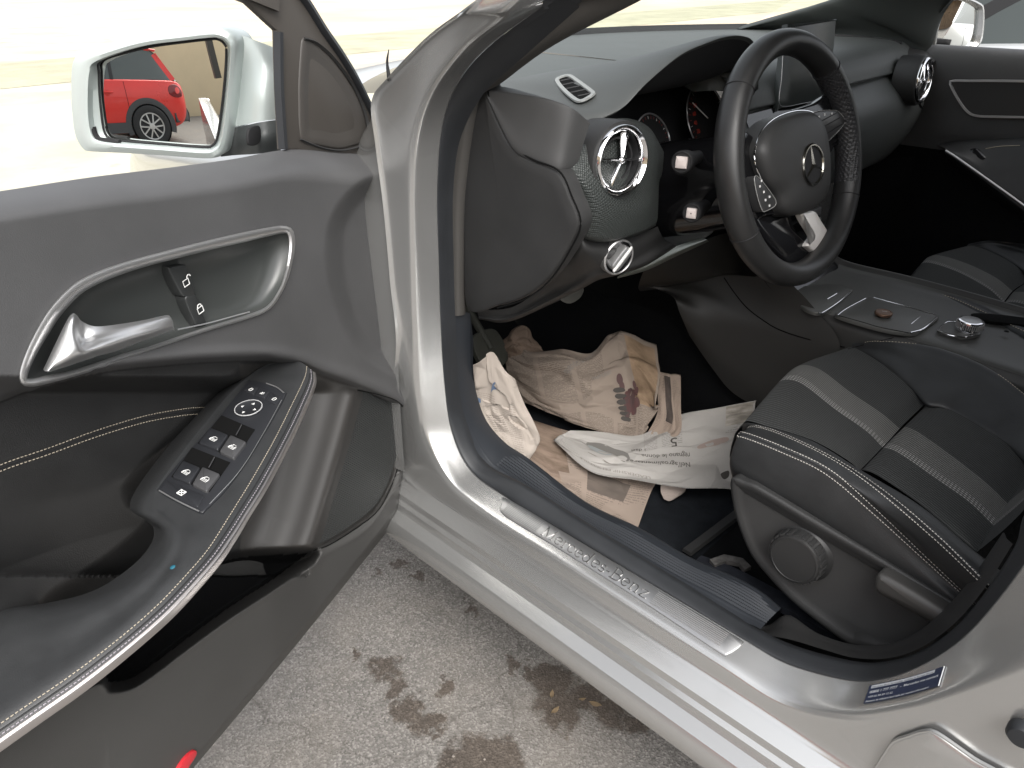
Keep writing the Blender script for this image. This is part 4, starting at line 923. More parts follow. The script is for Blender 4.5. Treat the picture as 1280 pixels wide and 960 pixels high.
# near A pillar outer rail up to the roof
# far wing mirror
fm = empty('wing_mirror', parent=car)
FMC = V(-.245,-.93,1.02)
fn = V(-.90,.42,.02); fn /= np.linalg.norm(fn); FMC = PY(1196,30,-.93)
def PF(px,py,o=0): return onp(px,py,FMC+fn*o,fn)
orim = arcs([PF(*p) for p in [(1161,-8),(1180,-12),(1205,-5),(1224,3),(1230,10),(1230,35),(1226,54),(1216,61),(1200,63),(1180,64),(1160,63)]],70,True)
irim = arcs([PF(*p,-.006) for p in [(1165,-2),(1182,-5),(1204,1),(1219,8),(1223,14),(1222,34),(1218,52),(1211,58),(1198,60),(1180,60),(1166,58)]],70,True)
fh = MB(); fcen = orim.mean(0)
fh.grid(np.array([irim-fn*.012, irim, irim*.4+orim*.6+fn*.004, orim, fcen+(orim-fcen)*1.02-fn*.03, fcen+(orim-fcen)*.9-fn*.09, fcen+(orim-fcen)*.5-fn*.13]), close_u=True)
fh.add(fcen+(orim-fcen)*.5-fn*.13, [list(range(70))])
fho = fh.build('housing', PAINT, fm)
arm_ = MB(); arm_.loft([[V(-.20,-.80,.98),V(-.27,-.80,.98)],[V(-.19,-.87,.98),V(-.25,-.87,.975)],[FMC+V(.05,.05,-.04),FMC+V(.02,.05,-.045)]],8,8); arm_.build('mirror_foot', DARK, fm, solid=.02)
def convex(outline, c, n, Rad, rings=14, m=MIRROR, name='glass', parent=None):
    b = MB(); rr = []
    for k in np.linspace(1,0.02,rings):
        q = c+(outline-c)*k; d2 = np.sum((q-c)**2,1); rr.append(q - n*(d2/(2*Rad))[:,None])
    b.grid(np.array(rr), close_u=True); b.add(rr[-1], [list(range(len(outline)))]); return b.build(name, m, parent, sharp=180)
convex(irim-fn*.002, irim.mean(0), fn, 1.3, parent=fm)
sg = MB(); sg.slab(arcs([PY(*p,-.735) for p in [(1152,52),(1160,25),(1172,-4),(1178,-10),(1180,5),(1172,35),(1166,62)]],40,True),(0,1,0),.01,.002); sg.build('mirror_triangle', mat('pale_grey_trim',(.20,.20,.19),.5), car)

# ================================================================== DRIVER DOOR (open)
drv = empty('door', loc=(0,0,0), parent=car)
def seg_dist(X, Y, pts, closed=False):
    P = np.array(pts, float); Q = np.roll(P,-1,0) if closed else None
    best = np.full(X.shape, 1e9)
    for i in range(len(P) if closed else len(P)-1):
        a, b = P[i], P[(i+1) % len(P)]; d = b-a; t = np.clip(((X-a[0])*d[0]+(Y-a[1])*d[1])/(d@d+1e-9),0,1)
        best = np.minimum(best, np.hypot(X-a[0]-t*d[0], Y-a[1]-t*d[1]))
    return best
def inside(X, Y, pts):
    P = np.array(pts, float); r = np.zeros(X.shape, bool)
    for i in range(len(P)):
        (x1,y1),(x2,y2) = P[i], P[(i+1) % len(P)]
        c = ((y1 > Y) != (y2 > Y)); 
        r ^= c & (X < (x2-x1)*(Y-y1)/(y2-y1+1e-12)+x1)
    return r
def sdf(X, Y, pts): return np.where(inside(X,Y,pts), -1, 1)*seg_dist(X,Y,pts,True)
def smp(pts, n=120, closed=False): return arcs([(a,b,0) for a,b in pts], n, closed)[:,:2]
ss = lambda x: (lambda t: t*t*(3-2*t))(np.clip(x,0,1))
belt = smp([(-330,292),(-160,264),(0,239),(110,222),(200,211),(290,199),(360,187),(430,191),(470,193),(484,197)], 200)
right = smp([(484,197),(490,240),(497,300),(507,370),(516,430),(524,466),(533,481),(533,490),(525,501),(522,530),(520,575),(514,610),(502,640),(478,672)], 200)
bott = smp([(-330,1560),(-140,1390),(60,1170),(150,1068),(240,962),(330,855),(410,757),(478,672)], 200)
def coons(ns, nt):
    s = np.linspace(0,1,ns); t = np.linspace(0,1,nt)
    I = lambda p, u: np.stack([np.interp(u, np.linspace(0,1,len(p)), p[:,0]), np.interp(u, np.linspace(0,1,len(p)), p[:,1])],-1)
    left = np.array([belt[0], bott[0]])
    T_, B_, L_, Rg = I(belt,s), I(bott,s), I(left,t), I(right,t)
    S_, TT = s[None,:,None], t[:,None,None]
    return (1-TT)*T_[None]+TT*B_[None]+(1-S_)*L_[:,None]+S_*Rg[:,None]-((1-S_)*(1-TT)*belt[0]+S_*(1-TT)*belt[-1]+(1-S_)*TT*bott[0]+S_*TT*bott[-1])
XY = coons(400, 440); X_, Y_ = XY[...,0], XY[...,1]
crease = smp([(-330,640),(-160,560),(0,499),(70,477),(130,463),(200,455),(270,450),(330,449),(372,455),(400,466),(450,484),(485,500),(505,512),(520,510),(540,500)], 160)
lower_poly = np.vstack([crease, [(600,520),(600,1700),(-330,1700)]])
lobe = smp([(486,222),(458,234),(436,254),(421,282),(418,318),(424,362),(438,405),(462,440),(500,462),(540,478),(560,470),(530,200)], 140, True)
grill = smp([(447,489),(470,493),(495,502),(504,514),(503,545),(497,580),(487,610),(470,638),(440,662),(410,680),(391,686),(396,668),(412,615),(430,555)], 160, True)
ridge = [(447,488),(430,550),(412,612),(396,665),(385,694)]
pocket = smp([(392,692),(384,702),(337,731),(281,768),(230,805),(187,838),(162,853),(138,856),(110,850),(-60,960),(-330,1130),(-330,1060),(-60,870),(60,800),(160,745),(215,722),(262,706),(300,697),(340,694),(374,692)], 200, True)
lipline = smp([(500,590),(459,652),(389,694),(337,732),(281,768),(187,838),(162,853),(138,857),(110,852),(-60,962),(-330,1132)], 200)
hollow = smp([(70,756),(110,730),(150,702),(190,668),(205,640),(170,622),(180,600),(250,530),(330,460),(350,520),(280,640),(190,730),(110,790),(40,800)], 120, True)
W_ = np.zeros_like(X_)
yb = np.interp(X_, belt[:,0], belt[:,1]); dB = Y_-yb
W_ -= .050*np.clip(1-dB/42,0,1)**2.2
W_ += .004*ss((dB-40)/200)                               # gentle belly of the upper trim
sl_ = sdf(X_,Y_,lobe); W_ -= .026*ss(.5-sl_/26)
sl2 = sdf(X_,Y_,lower_poly); W_ -= .018*ss(.5-sl2/9)      # step at the crease
W_ += .006*np.exp(-((sl2-9)/7.0)**2)
lw = ss(.5-sl2/10)
# insert bulge then falling away to the hollow behind the armrest
ins = np.clip(-sl2/120,0,1); W_ += lw*ss((350-X_)/90)*(.010*np.sin(np.pi*np.clip(-sl2/200,0,1)))
W_ -= .045*ss(.5-sdf(X_,Y_,hollow)/40)*(X_ < 400)
# speaker pod cove: surface falls from the ridge toward the armrest
dr = seg_dist(X_,Y_,ridge); xr = np.interp(Y_, [p[1] for p in ridge], [p[0] for p in ridge])
leftof = (X_ < xr) & (Y_ > 470) & (Y_ < 720)
cove = np.where(leftof, ss((dr-6)/85), 0)*ss((Y_-468)/25)
W_ += np.where((Y_ > 470) & (Y_ < 720), .010*np.exp(-(dr/12)**2)*ss((Y_-476)/20), 0)
W_ -= .055*cove
W_ -= .004*ss(.5-sdf(X_,Y_,grill)/5)
# map pocket
W_ -= .085*ss(.5-sdf(X_,Y_,pocket)/20)
# lower trim below the lip
below = np.interp(X_, lipline[::-1,0], lipline[::-1,1]); inlow = ss((Y_-below+2)/13)*(X_ < 500)
W_ += (.008+.018*ss((405-X_)/70))*inlow - .018*inlow*ss((Y_-below-60)/260)
dl = seg_dist(X_,Y_,lipline); W_ += .005*np.exp(-(dl/7)**2)*(Y_ > below-3)
hfp0 = smp([(27,478),(26,462),(38,430),(58,394),(80,368),(105,349),(150,331),(220,312),(290,295),(340,285),(358,284),(366,291),(367,312),(360,345),(350,368),(336,386),(312,397),(250,416),(180,440),(110,464),(60,478),(38,482)],160,True)
W_ -= .040*ss(-(sdf(X_,Y_,hfp0)+1.5)/3)
# front edge turns back
de = np.minimum(seg_dist(X_,Y_,right), seg_dist(X_,Y_,bott)); W_ -= .022*np.clip(1-de/9,0,1)**2
lip_ = np.exp(-(((X_-531)/9)**2+((Y_-484)/12)**2)); W_ += .012*lip_
dpan = MB()
Pn = np.array([[PD(X_[i,j],Y_[i,j],W_[i,j]) for j in range(X_.shape[1])] for i in range(X_.shape[0])])
dpan.grid(Pn)
# turn the edges back into the door
dpan.grid(np.array([Pn[:,-1], Pn[:,-1]-DN*.012, Pn[:,-1]-DN*.055+DD*.004])); dpan.grid(np.array([Pn[-1], Pn[-1]-DN*.012, Pn[-1]-DN*.055])); dpan.grid(np.array([Pn[0], Pn[0]-DN*.03-V(0,0,.01)]))
DP = Surf(dpan)
# material zones of the panel
LEATHER2 = mat('insert_leather',(.021,.021,.021),.48,bump=(800,.45,.0008),var=(18,.15))
LOWT = mat('lower_door_plastic',(.056,.055,.053),.52,bump=(1200,.25,.0005),var=(6,.10))
COVE = mat('cove_plastic',(.036,.034,.032),.5,bump=(1200,.2,.0005))
nX, nY = X_.shape[1], X_.shape[0]; cx = (X_[:-1,:-1]+X_[1:,1:])/2; cy = (Y_[:-1,:-1]+Y_[1:,1:])/2
reg = np.zeros(cx.shape,int); s2c = sdf(cx,cy,lower_poly)
reg[(s2c < -2) & (cx < 385)] = 1
xrc = np.interp(cy, [p[1] for p in ridge], [p[0] for p in ridge])
reg[(s2c < -2) & (cx >= 300) & (cy > 455)] = 2
belc = np.interp(cx, lipline[::-1,0], lipline[::-1,1])
reg[(cy > belc-4) & (cy > 520)] = 3
reg[inside(cx,cy,pocket) & (cy < belc-5)] = 4
reg[(reg == 2) & (cx > 440) & (sdf(cx,cy,grill) > 2) & (cx > 480)] = 3
dpan.m[:reg.size] = reg.ravel().tolist()
dpo = dpan.build('door_panel', [SOFT, LEATHER2, COVE, LOWT, CARPET_SHADE], drv, sharp=180)
# outer skin of the door
belt_low = belt[::6]+np.array([0,16.]); dsk = MB(); osk = [onp(x,y,H-DN*.135,DN) for x,y in np.vstack([belt_low, right[::6], bott[::-6]])]
dsk.slab(np.array(osk), DN, .03, .010); dsk.build('outer_skin', PAINT, drv, sharp=60)
# speaker mesh
sg_ = [PD(x,y,-.018) for x,y in grill]; sm_ = MB()
gin = np.array([DP.hit(x,y,.0012,PD(x,y,-.018)) for x,y in smp([(450,493),(471,497),(493,505),(500,516),(499,545),(493,579),(483,608),(467,634),(438,657),(411,674),(398,679),(402,664),(417,613),(434,556)],90,True)])
cg = gin.mean(0); rr = []
gpx = smp([(450,493),(471,497),(493,505),(500,516),(499,545),(493,579),(483,608),(467,634),(438,657),(411,674),(398,679),(402,664),(417,613),(434,556)],90,True); gc_ = gpx.mean(0)
for k in np.linspace(1,.03,12): rr.append([PD(*(gc_+(p-gc_)*k), -.0115) for p in gpx])
sm_.grid(np.array(rr), close_u=True); sm_.add(rr[-1],[list(range(90))]); sm_.build('speaker_grille', GRILLEM, drv, sharp=180)
# grille surround dark gap
gg = MB(); gg.tube(np.array([DP.hit(x,y,.0002,PD(x,y,-.016)) for x,y in smp([(447,488),(470,492),(496,501),(505,514),(504,545),(498,580),(488,611),(471,640),(440,664),(410,682),(392,688)],60)]), .0010, 6); gg.build('grille_gap', PIT, drv)
# stitching on the insert
ds = MB(); scr = [(-330,640),(-200,594),(-90,570),(0,580),(60,562),(120,540),(180,520),(230,510),(268,506)]
for off in (0,8):
    q = [DP.hit(x,y+off,.0008) for x,y in smp([(-120,640),(-60,610),(0,581),(60,560),(120,538),(180,520),(230,511),(266,508)],80)]
    q = [p for p in q if p is not None]; dashes(ds, np.array(q), 95, lambda p: near_n(DP,p), .66, .0005, .0006)
ds.build('stitching', THREADD, drv)
gs = MB(); q = [DP.hit(x,y+4,-.0002) for x,y in smp([(-120,640),(-60,610),(0,581),(60,560),(120,538),(180,520),(230,511),(266,508)],80)]; gs.tube(np.array([p for p in q if p is not None]), .0009, 6); gs.build('seam_line', DARK, drv)

# inner handle: frame, bowl, lever, lock buttons
hf_px = [(27,478),(26,462),(38,430),(58,394),(80,368),(105,349),(150,331),(220,312),(290,295),(340,285),(358,284),(366,291),(367,312),(360,345),(350,368),(336,386),(312,397),(250,416),(180,440),(110,464),(60,478),(38,482)]
hfp = smp(hf_px, 160, True); hin_c = hfp.mean(0)
def hb_w(k): return [.004,.000,-.006,-.014,-.020,-.024,-.026,-.026][k]
bowl = MB(); rr = []
for k, s_ in enumerate((1.0,.97,.93,.86,.76,.6,.35,.1)): rr.append([PD(*(hin_c+(p-hin_c)*np.array([s_,s_])), hb_w(k)) for p in hfp])
bowl.grid(np.array(rr), close_u=True); bowl.add(rr[-1],[list(range(160))]); BW = Surf(bowl); bwo = bowl.build('handle_bowl', mat('dark_bowl',(.055,.059,.057),.30), drv, sharp=180)
# frame widens along the top and the left, thin at the right and bottom
fr = MB(); a0 = []
ctr = np.array([PD(*p,.006) for p in hfp]); n_ = len(hfp)
tng = np.roll(hfp,-1,0)-np.roll(hfp,1,0); nin = np.stack([-tng[:,1],tng[:,0]],1); nin /= np.linalg.norm(nin,axis=1,keepdims=True)
if np.mean(np.sum(nin*(hin_c-hfp),1)) < 0: nin = -nin
tw = np.array([ (15 if (p[0] < 120 and p[1] < 470) else 11 if (q[1] > .3) else 4.5) for p,q in zip(hfp,nin)])
tw = np.convolve(np.r_[tw[-12:],tw,tw[:12]], np.ones(25)/25, 'valid')
o1 = [PD(*p,.0015) for p in hfp-nin*1.5]; o2 = [PD(*p,.0075) for p in hfp]; o3 = [PD(*p,.0085) for p in hfp+nin*tw[:,None]*.35]; o4 = [PD(*p,.006) for p in hfp+nin*tw[:,None]*.8]; o5 = [PD(*p,-.004) for p in hfp+nin*tw[:,None]]
fr.grid(np.array([o1,o2,o3,o4,o5]), close_u=True); fr.build('handle_frame', SATIN, drv, sharp=60)
hlv = MB()
HP = [[PD(*p,w) for p,w in zip(ps,ws)] for ps,ws in (
 ([(54,462),(70,428),(84,400),(91,392),(96,394),(103,402),(120,408),(150,405),(180,400),(208,394),(214,397)],(.004,.006,.008,.008,.007,.004,.006,.010,.014,.015,.012)),
 ([(56,464),(74,432),(87,405),(93,400),(97,408),(104,422),(122,418),(152,411),(182,404),(210,398),(216,402)],(.010,.014,.016,.016,.012,.006,.012,.018,.021,.021,.015)),
 ([(60,464),(80,438),(92,422),(97,426),(100,430),(110,428),(126,424),(155,417),(184,411),(212,405),(217,408)],(.014,.020,.022,.018,.014,.014,.019,.023,.025,.023,.015)),
 ([(62,464),(84,450),(98,442),(106,440),(112,438),(122,435),(136,431),(160,424),(186,417),(213,409),(218,411)],(.012,.022,.025,.024,.024,.025,.026,.026,.026,.022,.014)),
 ([(58,466),(84,458),(104,451),(114,448),(122,445),(134,442),(148,438),(168,430),(190,422),(214,413),(218,413)],(.006,.012,.014,.015,.015,.016,.016,.016,.016,.014,.010)))]
hlv.loft(HP, 90, 50); hlv.build('door_handle', SATIN, drv, sharp=180)
lb2 = MB(); lbp = [(211,335),(233,331),(246,362),(260,404),(247,409),(244,403),(228,368)]
lk = MB()
for pxs in ([(211,337),(214,334),(231,331),(234,334),(244,367),(232,371),(227,368)],[(232,373),(245,369),(252,388),(259,405),(247,409),(243,402)]):
    qq = arcs([PD(*p,-.012) for p in pxs],40,True); lk.slab(qq, DN, .014, .0015)
lko = lk.build('lock_buttons', mat('lock_button',(.034,.036,.036),.35), drv, sharp=50)
ic = MB()
def icon(polys, c, sc, ex, ey, n, m=0, w=.05, mbb=None):
    for pl in polys:
        q = np.array([c+ex*(a*sc)+ey*(b*sc)+n*.0004 for a,b in pl]); (mbb or ic).sweep(q, [(-w*sc,0),(0,.0004),(w*sc,0)], n, m=m)
circ = lambda cx,cy,r,a0=0,a1=360,n=12: [(cx+r*math.cos(R(a0+(a1-a0)*i/n)), cy+r*math.sin(R(a0+(a1-a0)*i/n))) for i in range(n+1)]
ddir = PD(240,390,-.012)-PD(222,340,-.012); ddir /= np.linalg.norm(ddir); dsid = np.cross(DN,ddir)
lock = [[(-.3,-.35),(.3,-.35),(.3,.15),(-.3,.15),(-.3,-.35)], circ(0,.2,.22,0,180)]
lock2 = [[(-.3,-.35),(.3,-.35),(.3,.15),(-.3,.15),(-.3,-.35)], circ(-.42,.2,.2,0,180)]
icon(lock2, PD(232,352,-.0115), .013, -dsid, -ddir, DN, w=.06); icon(lock, PD(250,386,-.0115), .013, -dsid, -ddir, DN, w=.06)
ic.build('lock_symbols', WHITE, lko)
# bottom bright line below the lever
bl = MB(); bl.sweep(arcs([PD(*p,.0) for p in [(222,412),(260,404),(300,393),(312,390)]],20), [(-.0008,0),(0,.001),(.0008,0)], DN); bl.build('bowl_highlight_strip', SATIN, bwo)

# armrest with the switch block
def zarm(py): return .722 - .060*(py-450)/480
def PAr(px, py, dz=0): return PZ(px, py, zarm(py)+dz)
arm = MB()
AL = [(352,452),(318,462),(278,492),(232,545),(196,592),(177,622),(174,640),(190,652),(203,664),(200,684),(176,712),(130,742),(70,758),(0,766),(-120,800),(-330,900)]
AM = [(362,450),(338,458),(303,486),(262,535),(228,580),(208,610),(206,634),(216,648),(226,664),(222,690),(200,722),(156,762),(96,800),(20,835),(-120,915),(-330,1040)]
AN = [(376,453),(364,468),(340,500),(310,545),(282,590),(262,622),(254,640),(248,655),(240,680),(226,706),(196,742),(150,784),(90,828),(20,872),(-120,965),(-330,1110)]
AO = [(385,459),(382,474),(366,508),(344,552),(318,598),(296,634),(286,650),(276,666),(260,690),(236,718),(200,756),(152,798),(92,844),(22,892),(-120,990),(-330,1140)]
AP = [(391,464),(391,480),(376,516),(354,560),(328,607),(306,642),(296,658),(286,673),(269,697),(244,726),(207,765),(159,807),(99,854),(30,902),(-112,1002),(-322,1152)]
AQ = [(393,466),(393.5,482),(379,518.5),(358,563),(332.5,611),(311,646),(301.5,662.5),(292,678),(276,702.5),(251.5,732),(215,771.5),(167,814),(107.5,862),(38.5,911),(-103,1012),(-313,1162)]
PA1 = [PAr(x,y,-.03)-DN*.012 for x,y in AL]; 
rowsA = [PA1, [PAr(x,y,-.006) for x,y in AL], [p*.5+q*.5+V(0,0,.002) for p,q in zip([PAr(x,y,-.002) for x,y in AL],[PAr(x,y,.001) for x,y in AM])], [PAr(x,y,.001) for x,y in AM], [PAr(x,y,.002) for x,y in AN], [PAr(x,y,0) for x,y in AO], [PAr(x,y,-.004) for x,y in AP]]
arm.loft(rowsA, 200, 60)
AR = Surf(arm)
under = MB(); e_ = [PAr(x,y,-.006) for x,y in AQ]
aro = arm.build('armrest', LEATHER, drv, sharp=180)
stp = MB()
u0 = [PAr(x,y,-.0035) for x,y in AP]; u1 = [PAr(x,y,-.012)+DN*.001 for x,y in AQ]
und = [p-DN*.02-V(0,0,.012) for p in u1]; und2 = [p-DN*.11-V(0,0,.02) for p in u1]
wm_ = np.linspace(0,1,len(u0)); 
stp.loft([u0, lp(u0,u1,.12)] + [[a+DN*.0015 for a in lp(u0,u1,.2)], [a+DN*.001 for a in lp(u0,u1,.9)], u1], 160, 20)
stp.build('armrest_strip', STRIP, aro, sharp=60)
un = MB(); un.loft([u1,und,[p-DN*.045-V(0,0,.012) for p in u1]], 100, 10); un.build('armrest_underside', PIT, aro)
sth = MB()
for base, mm in ((AO,0),(AP,1)):
    px2 = smp(base,160)
    for off in ((-1.5,) if mm == 0 else (-3.0,)):
        q = [AR.hit(x+off,y+off*.6,.0006) for x,y in px2]; q = np.array([p for p in q if p is not None])
        dashes(sth, q, 200, lambda p: near_n(AR,p), .64, .00045, .0006, m=mm)
sth.build('stitching', [THREADD, mat('mauve_thread',(.36,.33,.36),.8)], aro)
sg2 = MB(); px2 = smp([((a[0]+b[0])/2,(a[1]+b[1])/2) for a,b in zip(AO,AP)],160); q = np.array([p for p in [AR.hit(x-1,y-1,-.0003) for x,y in px2] if p is not None]); sg2.tube(q, .0009, 6); sg2.build('seam_line', DARK, aro)
# switch plate
SPn = near_n(AR, PAr(280,560)); c0 = AR.hit(270,565,.0); 
pts3 = [AR.hit(*p,0) for p in ((312,480),(352,497),(250,632),(203,612))]; pts3 = [p for p in pts3 if p is not None]
cP = np.mean(pts3,0); SPn = np.linalg.svd(np.array(pts3)-cP)[2][2]; SPn = SPn if SPn[2] > 0 else -SPn
cP = cP + SPn*.002
def PS(px,py,o=0): return onp(px,py,cP+SPn*o,SPn)
spx = [(309,477),(314,475),(335,480),(354,489),(357,493),(340,525),(315,566),(285,608),(256,637),(250,640),(222,627),(199,614),(198,609),(230,570),(270,525)]
plt_ = MB(); plt_.slab(arcs([PS(*p) for p in spx],100,True), SPn, .006, .0012); plo = plt_.build('switch_plate', mat('switch_black',(.020,.021,.024),.42,bump=(1500,.15,.0003)), aro, sharp=50)
sex = PS(352,497)-PS(312,480); sex /= np.linalg.norm(sex); sey = np.cross(SPn,sex)
ed = MB(); ed.sweep(arcs([PS(*p,.0006) for p in [(333,479),(346,484),(355,491)]],14), [(-.0009,0),(0,.0007),(.0009,0)], SPn); ed.sweep(arcs([PS(*p,.0004) for p in [(199,613),(222,626),(249,639)]],14), [(-.0008,0),(0,.0008),(.0008,0)], SPn); ed.sweep(arcs([PS(*p,.0004) for p in [(352,500),(330,540),(300,588),(262,630)]],24), [(-.0004,0),(0,.0004),(.0004,0)], SPn); ed.build('plate_edge', SATIN, plo)
def keys(polys, name, h, m, bev=.0008):
    for pxs in polys:
        b = MB(); b.slab(arcs([PS(*p,h) for p in pxs] if len(pxs) > 6 else quad([PS(*p,h) for p in pxs]),40,True) if len(pxs) > 6 else np.array(quad([PS(*p,h) for p in pxs])), SPn, .006+h, bev); yield b.build(name, m, plo, sharp=45)
def quad(P, n=6):
    out = []; P = np.array(P); c = P.mean(0)
    for i in range(4):
        a, b, d = P[i-1], P[i], P[(i+1) % 4]
        for t in np.linspace(0,1,n):
            q0 = b+(a-b)*.10; q1 = b+(d-b)*.10; out.append((1-t)**2*q0+2*t*(1-t)*b+t*t*q1)
    return out
KEY = mat('key_black',(.022,.023,.026),.40,bump=(1500,.1,.0003)); KEY2 = mat('key_grey',(.060,.060,.062),.38)
list(keys([[(311,480),(323,484),(317,493),(304,488)],[(325,484),(337,489),(331,498),(319,494)],[(339,490),(352,496),(345,506),(332,500)]], 'mirror_select_key', .0012, KEY))
dial = MB(); dc = PS(311,511.5,.0); dr_ = np.linalg.norm(PS(328,511,0)-PS(294,511,0))/2
dial.lathe(dc, SPn, [(dr_,.0002),(dr_,.0018),(dr_*.92,.0024),(dr_*.86,.0016),(0,.0012)], 48); dlo = dial.build('mirror_dial', KEY, plo, sharp=50)
dr2 = MB(); dr2.lathe(dc, SPn, [(dr_*1.0,.0014),(dr_*.985,.0026),(dr_*.93,.0026),(dr_*.91,.0016)], 48); dr2.build('dial_ring', mat('print_grey',(.45,.45,.45),.4), dlo)
tri = MB()
for a in range(4):
    d = (sex*math.cos(R(90*a+10))+sey*math.sin(R(90*a+10))); s_ = np.cross(SPn,d); p = dc+d*dr_*.55+SPn*.0018
    tri.add([p+d*dr_*.14, p-d*dr_*.08+s_*dr_*.13, p-d*dr_*.08-s_*dr_*.13], [(0,1,2)])
tri.build('dial_arrows', WHITE, dlo)
# recesses and window rockers
for rec, rock, sh in (([(277,519),(319,537),(294,574),(247,554)], ([(263,534),(285,543),(272,562),(248,553)],[(288,543),(308,552),(292,573),(274,564)]), [(282,522),(302,530)]),
                  ([(240,559),(288,578),(262,615),(214,596)], ([(229,575),(250,584),(237,604),(215,595)],[(253,583),(275,592),(258,614),(240,605)]), [(246,563),(264,570)])):
    b = MB(); b.add([PS(*p,.0004) for p in rec], [(0,1,2,3)]); b.build('switch_well', PIT, plo)
    for i, k in enumerate(rock):
        ko, = keys([k], 'window_switch', .0035, KEY if i == 0 else KEY2, .0012)
        cpx = np.mean(np.array(k),0); s9 = MB()
        win = [[(-.5,-.3),(.5,-.3),(.5,.15),(.2,.42),(-.15,.42),(-.5,.0),(-.5,-.3)],[(-.42,.05),(.5,.05)],[(-.42,-.12),(.5,-.12)]]
        icon(win, PS(cpx[0],cpx[1]+1,.0036), .0085, sex, sey, SPn, w=.04, mbb=s9); s9.build('window_symbol', WHITE, ko)
    b = MB(); m_ = np.mean(np.array([rec[0],rec[1]]),0)
    b.sweep([PS(m_[0]+4,m_[1]+3,.003),PS(m_[0]-3,m_[1]+16,.0035)], [(-.0006,0),(0,.001),(.0006,0)], SPn); b.build('rocker_divider', KEY2, plo)
list(keys([[(208,600),(256,619),(247,634),(200,612)]], 'child_lock_key', .0008, KEY))
s9 = MB(); icon([[(-.5,-.4),(.5,-.4),(.5,.4),(-.5,.4),(-.5,-.4)],[(-.5,-.4),(.5,.4)],[(-.5,.4),(.5,-.4)]], PS(227,616,.001), .0075, sex, sey, SPn, w=.07, mbb=s9)
for cx_, cy_ in ((314,487),(343,499)): icon([[(-.3,-.4),(.3,-.4),(.3,.3),(-.1,.4),(-.3,.1),(-.3,-.4)]], PS(cx_,cy_,.0014), .0062, sex, sey, SPn, w=.07, mbb=s9)
icon([[(-.4,-.3),(0,.2),(.4,-.2)],[(-.3,.35),(.1,-.35)],[(.1,.4),(.3,.1)]], PS(328,492,.0014), .0062, sex, sey, SPn, w=.07, mbb=s9)
s9.build('key_symbols', WHITE, plo)
# little blue speck of paint on the leather
bs_p, bs_n = AR.hitn(216,709)
if bs_p is not None:
    b = MB(); b.lathe(bs_p, bs_n, [(.0026,.0002),(.0015,.0008),(0,.0009)], 9); b.build('paint_speck', mat('teal_speck',(.02,.12,.17),.5), aro)
# red reflector on the door's lower edge
rr_ = [PD(x,y,.012) for x,y in [(222,966),(232,948),(244,938),(246,944),(236,960),(230,972)]]
b = MB(); b.slab(arcs(rr_,30,True), DN, .006, .001); b.build('door_reflector', mat('red_reflector',(.55,.03,.04),.2), drv)

# sail panel, window frame
wf = MB(); WFw = -.050
fpx = [(306,0),(347,38),(349,110),(353,187),(372,188),(400,196),(432,200),(458,195),(472,189),(479,177),(474,156),(464,133),(446,97),(428,66),(406,32),(387,2),(372,-20),(290,-20)]
wf.slab(np.array([PD(*p,WFw) for p in smp([(x,y) for x,y in fpx],10)] if 0 else [PD(*p,WFw) for p in fpx]), DN, .008, .003)
b0 = [(306,0),(347,38)]; 
rail = [PD(340,-20,-.055), door(.35,1.23,-.065), door(.60,1.36,-.085), door(.80,1.42,-.10), door(.95,1.42,-.10), door(1.02,1.30,-.09), door(1.03,1.05,-.06)]
wf.sweep(arcs(rail,50), [(-.03,-.012),(-.03,.012),(.03,.012),(.03,-.012)], DN)
FRM = mat('brown_grey_frame',(.066,.059,.052),.5,bump=(1200,.15,.0004))
wfo = wf.build('window_frame', FRM, drv, sharp=50)
spn = [(378,176),(374,120),(376,70),(380,46),(394,53),(415,72),(436,100),(450,126),(458,152),(459,170),(456,178),(440,184),(424,187),(400,183)]
so_ = MB(); spts = np.array([PD(*p,WFw+.002) for p in smp(spn,110,True)]); so_.slab(spts, DN, .006, .004, dome=-.004); so_.build('sail_panel', mat('sail_plastic',(.054,.049,.044),.5), wfo, sharp=60)
sb = MB(); sb.sweep(np.array([PD(*p,WFw+.002) for p in smp([(380,48),(396,54),(416,72),(437,100),(451,127),(459,154),(459,172)],50)]), [(-.002,0),(0,.0035),(.002,0)], DN); sb.sweep(np.array([PD(*p,WFw+.002) for p in smp([(375,174),(400,184),(424,188),(446,184),(458,177)],40)]), [(-.0015,0),(0,.0025),(.0015,0)], DN); sb.build('sail_bead', PLASTIC, wfo)
ws = MB()
ws.sweep(np.array([PD(*p,WFw+.001) for p in smp([(366,-20),(384,4),(404,36),(426,68),(444,98),(462,134),(473,158)],50)]), [(-.004,-.006),(-.004,.004),(.003,.007),(.006,.002),(.006,-.006)], DN)
ws.sweep(np.array([PD(*p,WFw+.001) for p in smp([(348,40),(349,110),(354,186)],20)]), [(-.004,-.004),(-.003,.005),(.003,.005),(.004,-.004)], DN)
ws.build('frame_weatherstrip', RUBBER, wfo)
hg_ = MB(); hg_.lathe(PD(473,187,-.06), (0,0,1), [(.010,-.02),(.012,-.01),(.012,.01),(.008,.02)], 20); hg_.build('frame_plug', mat('plug_grey',(.35,.37,.38),.5), drv)

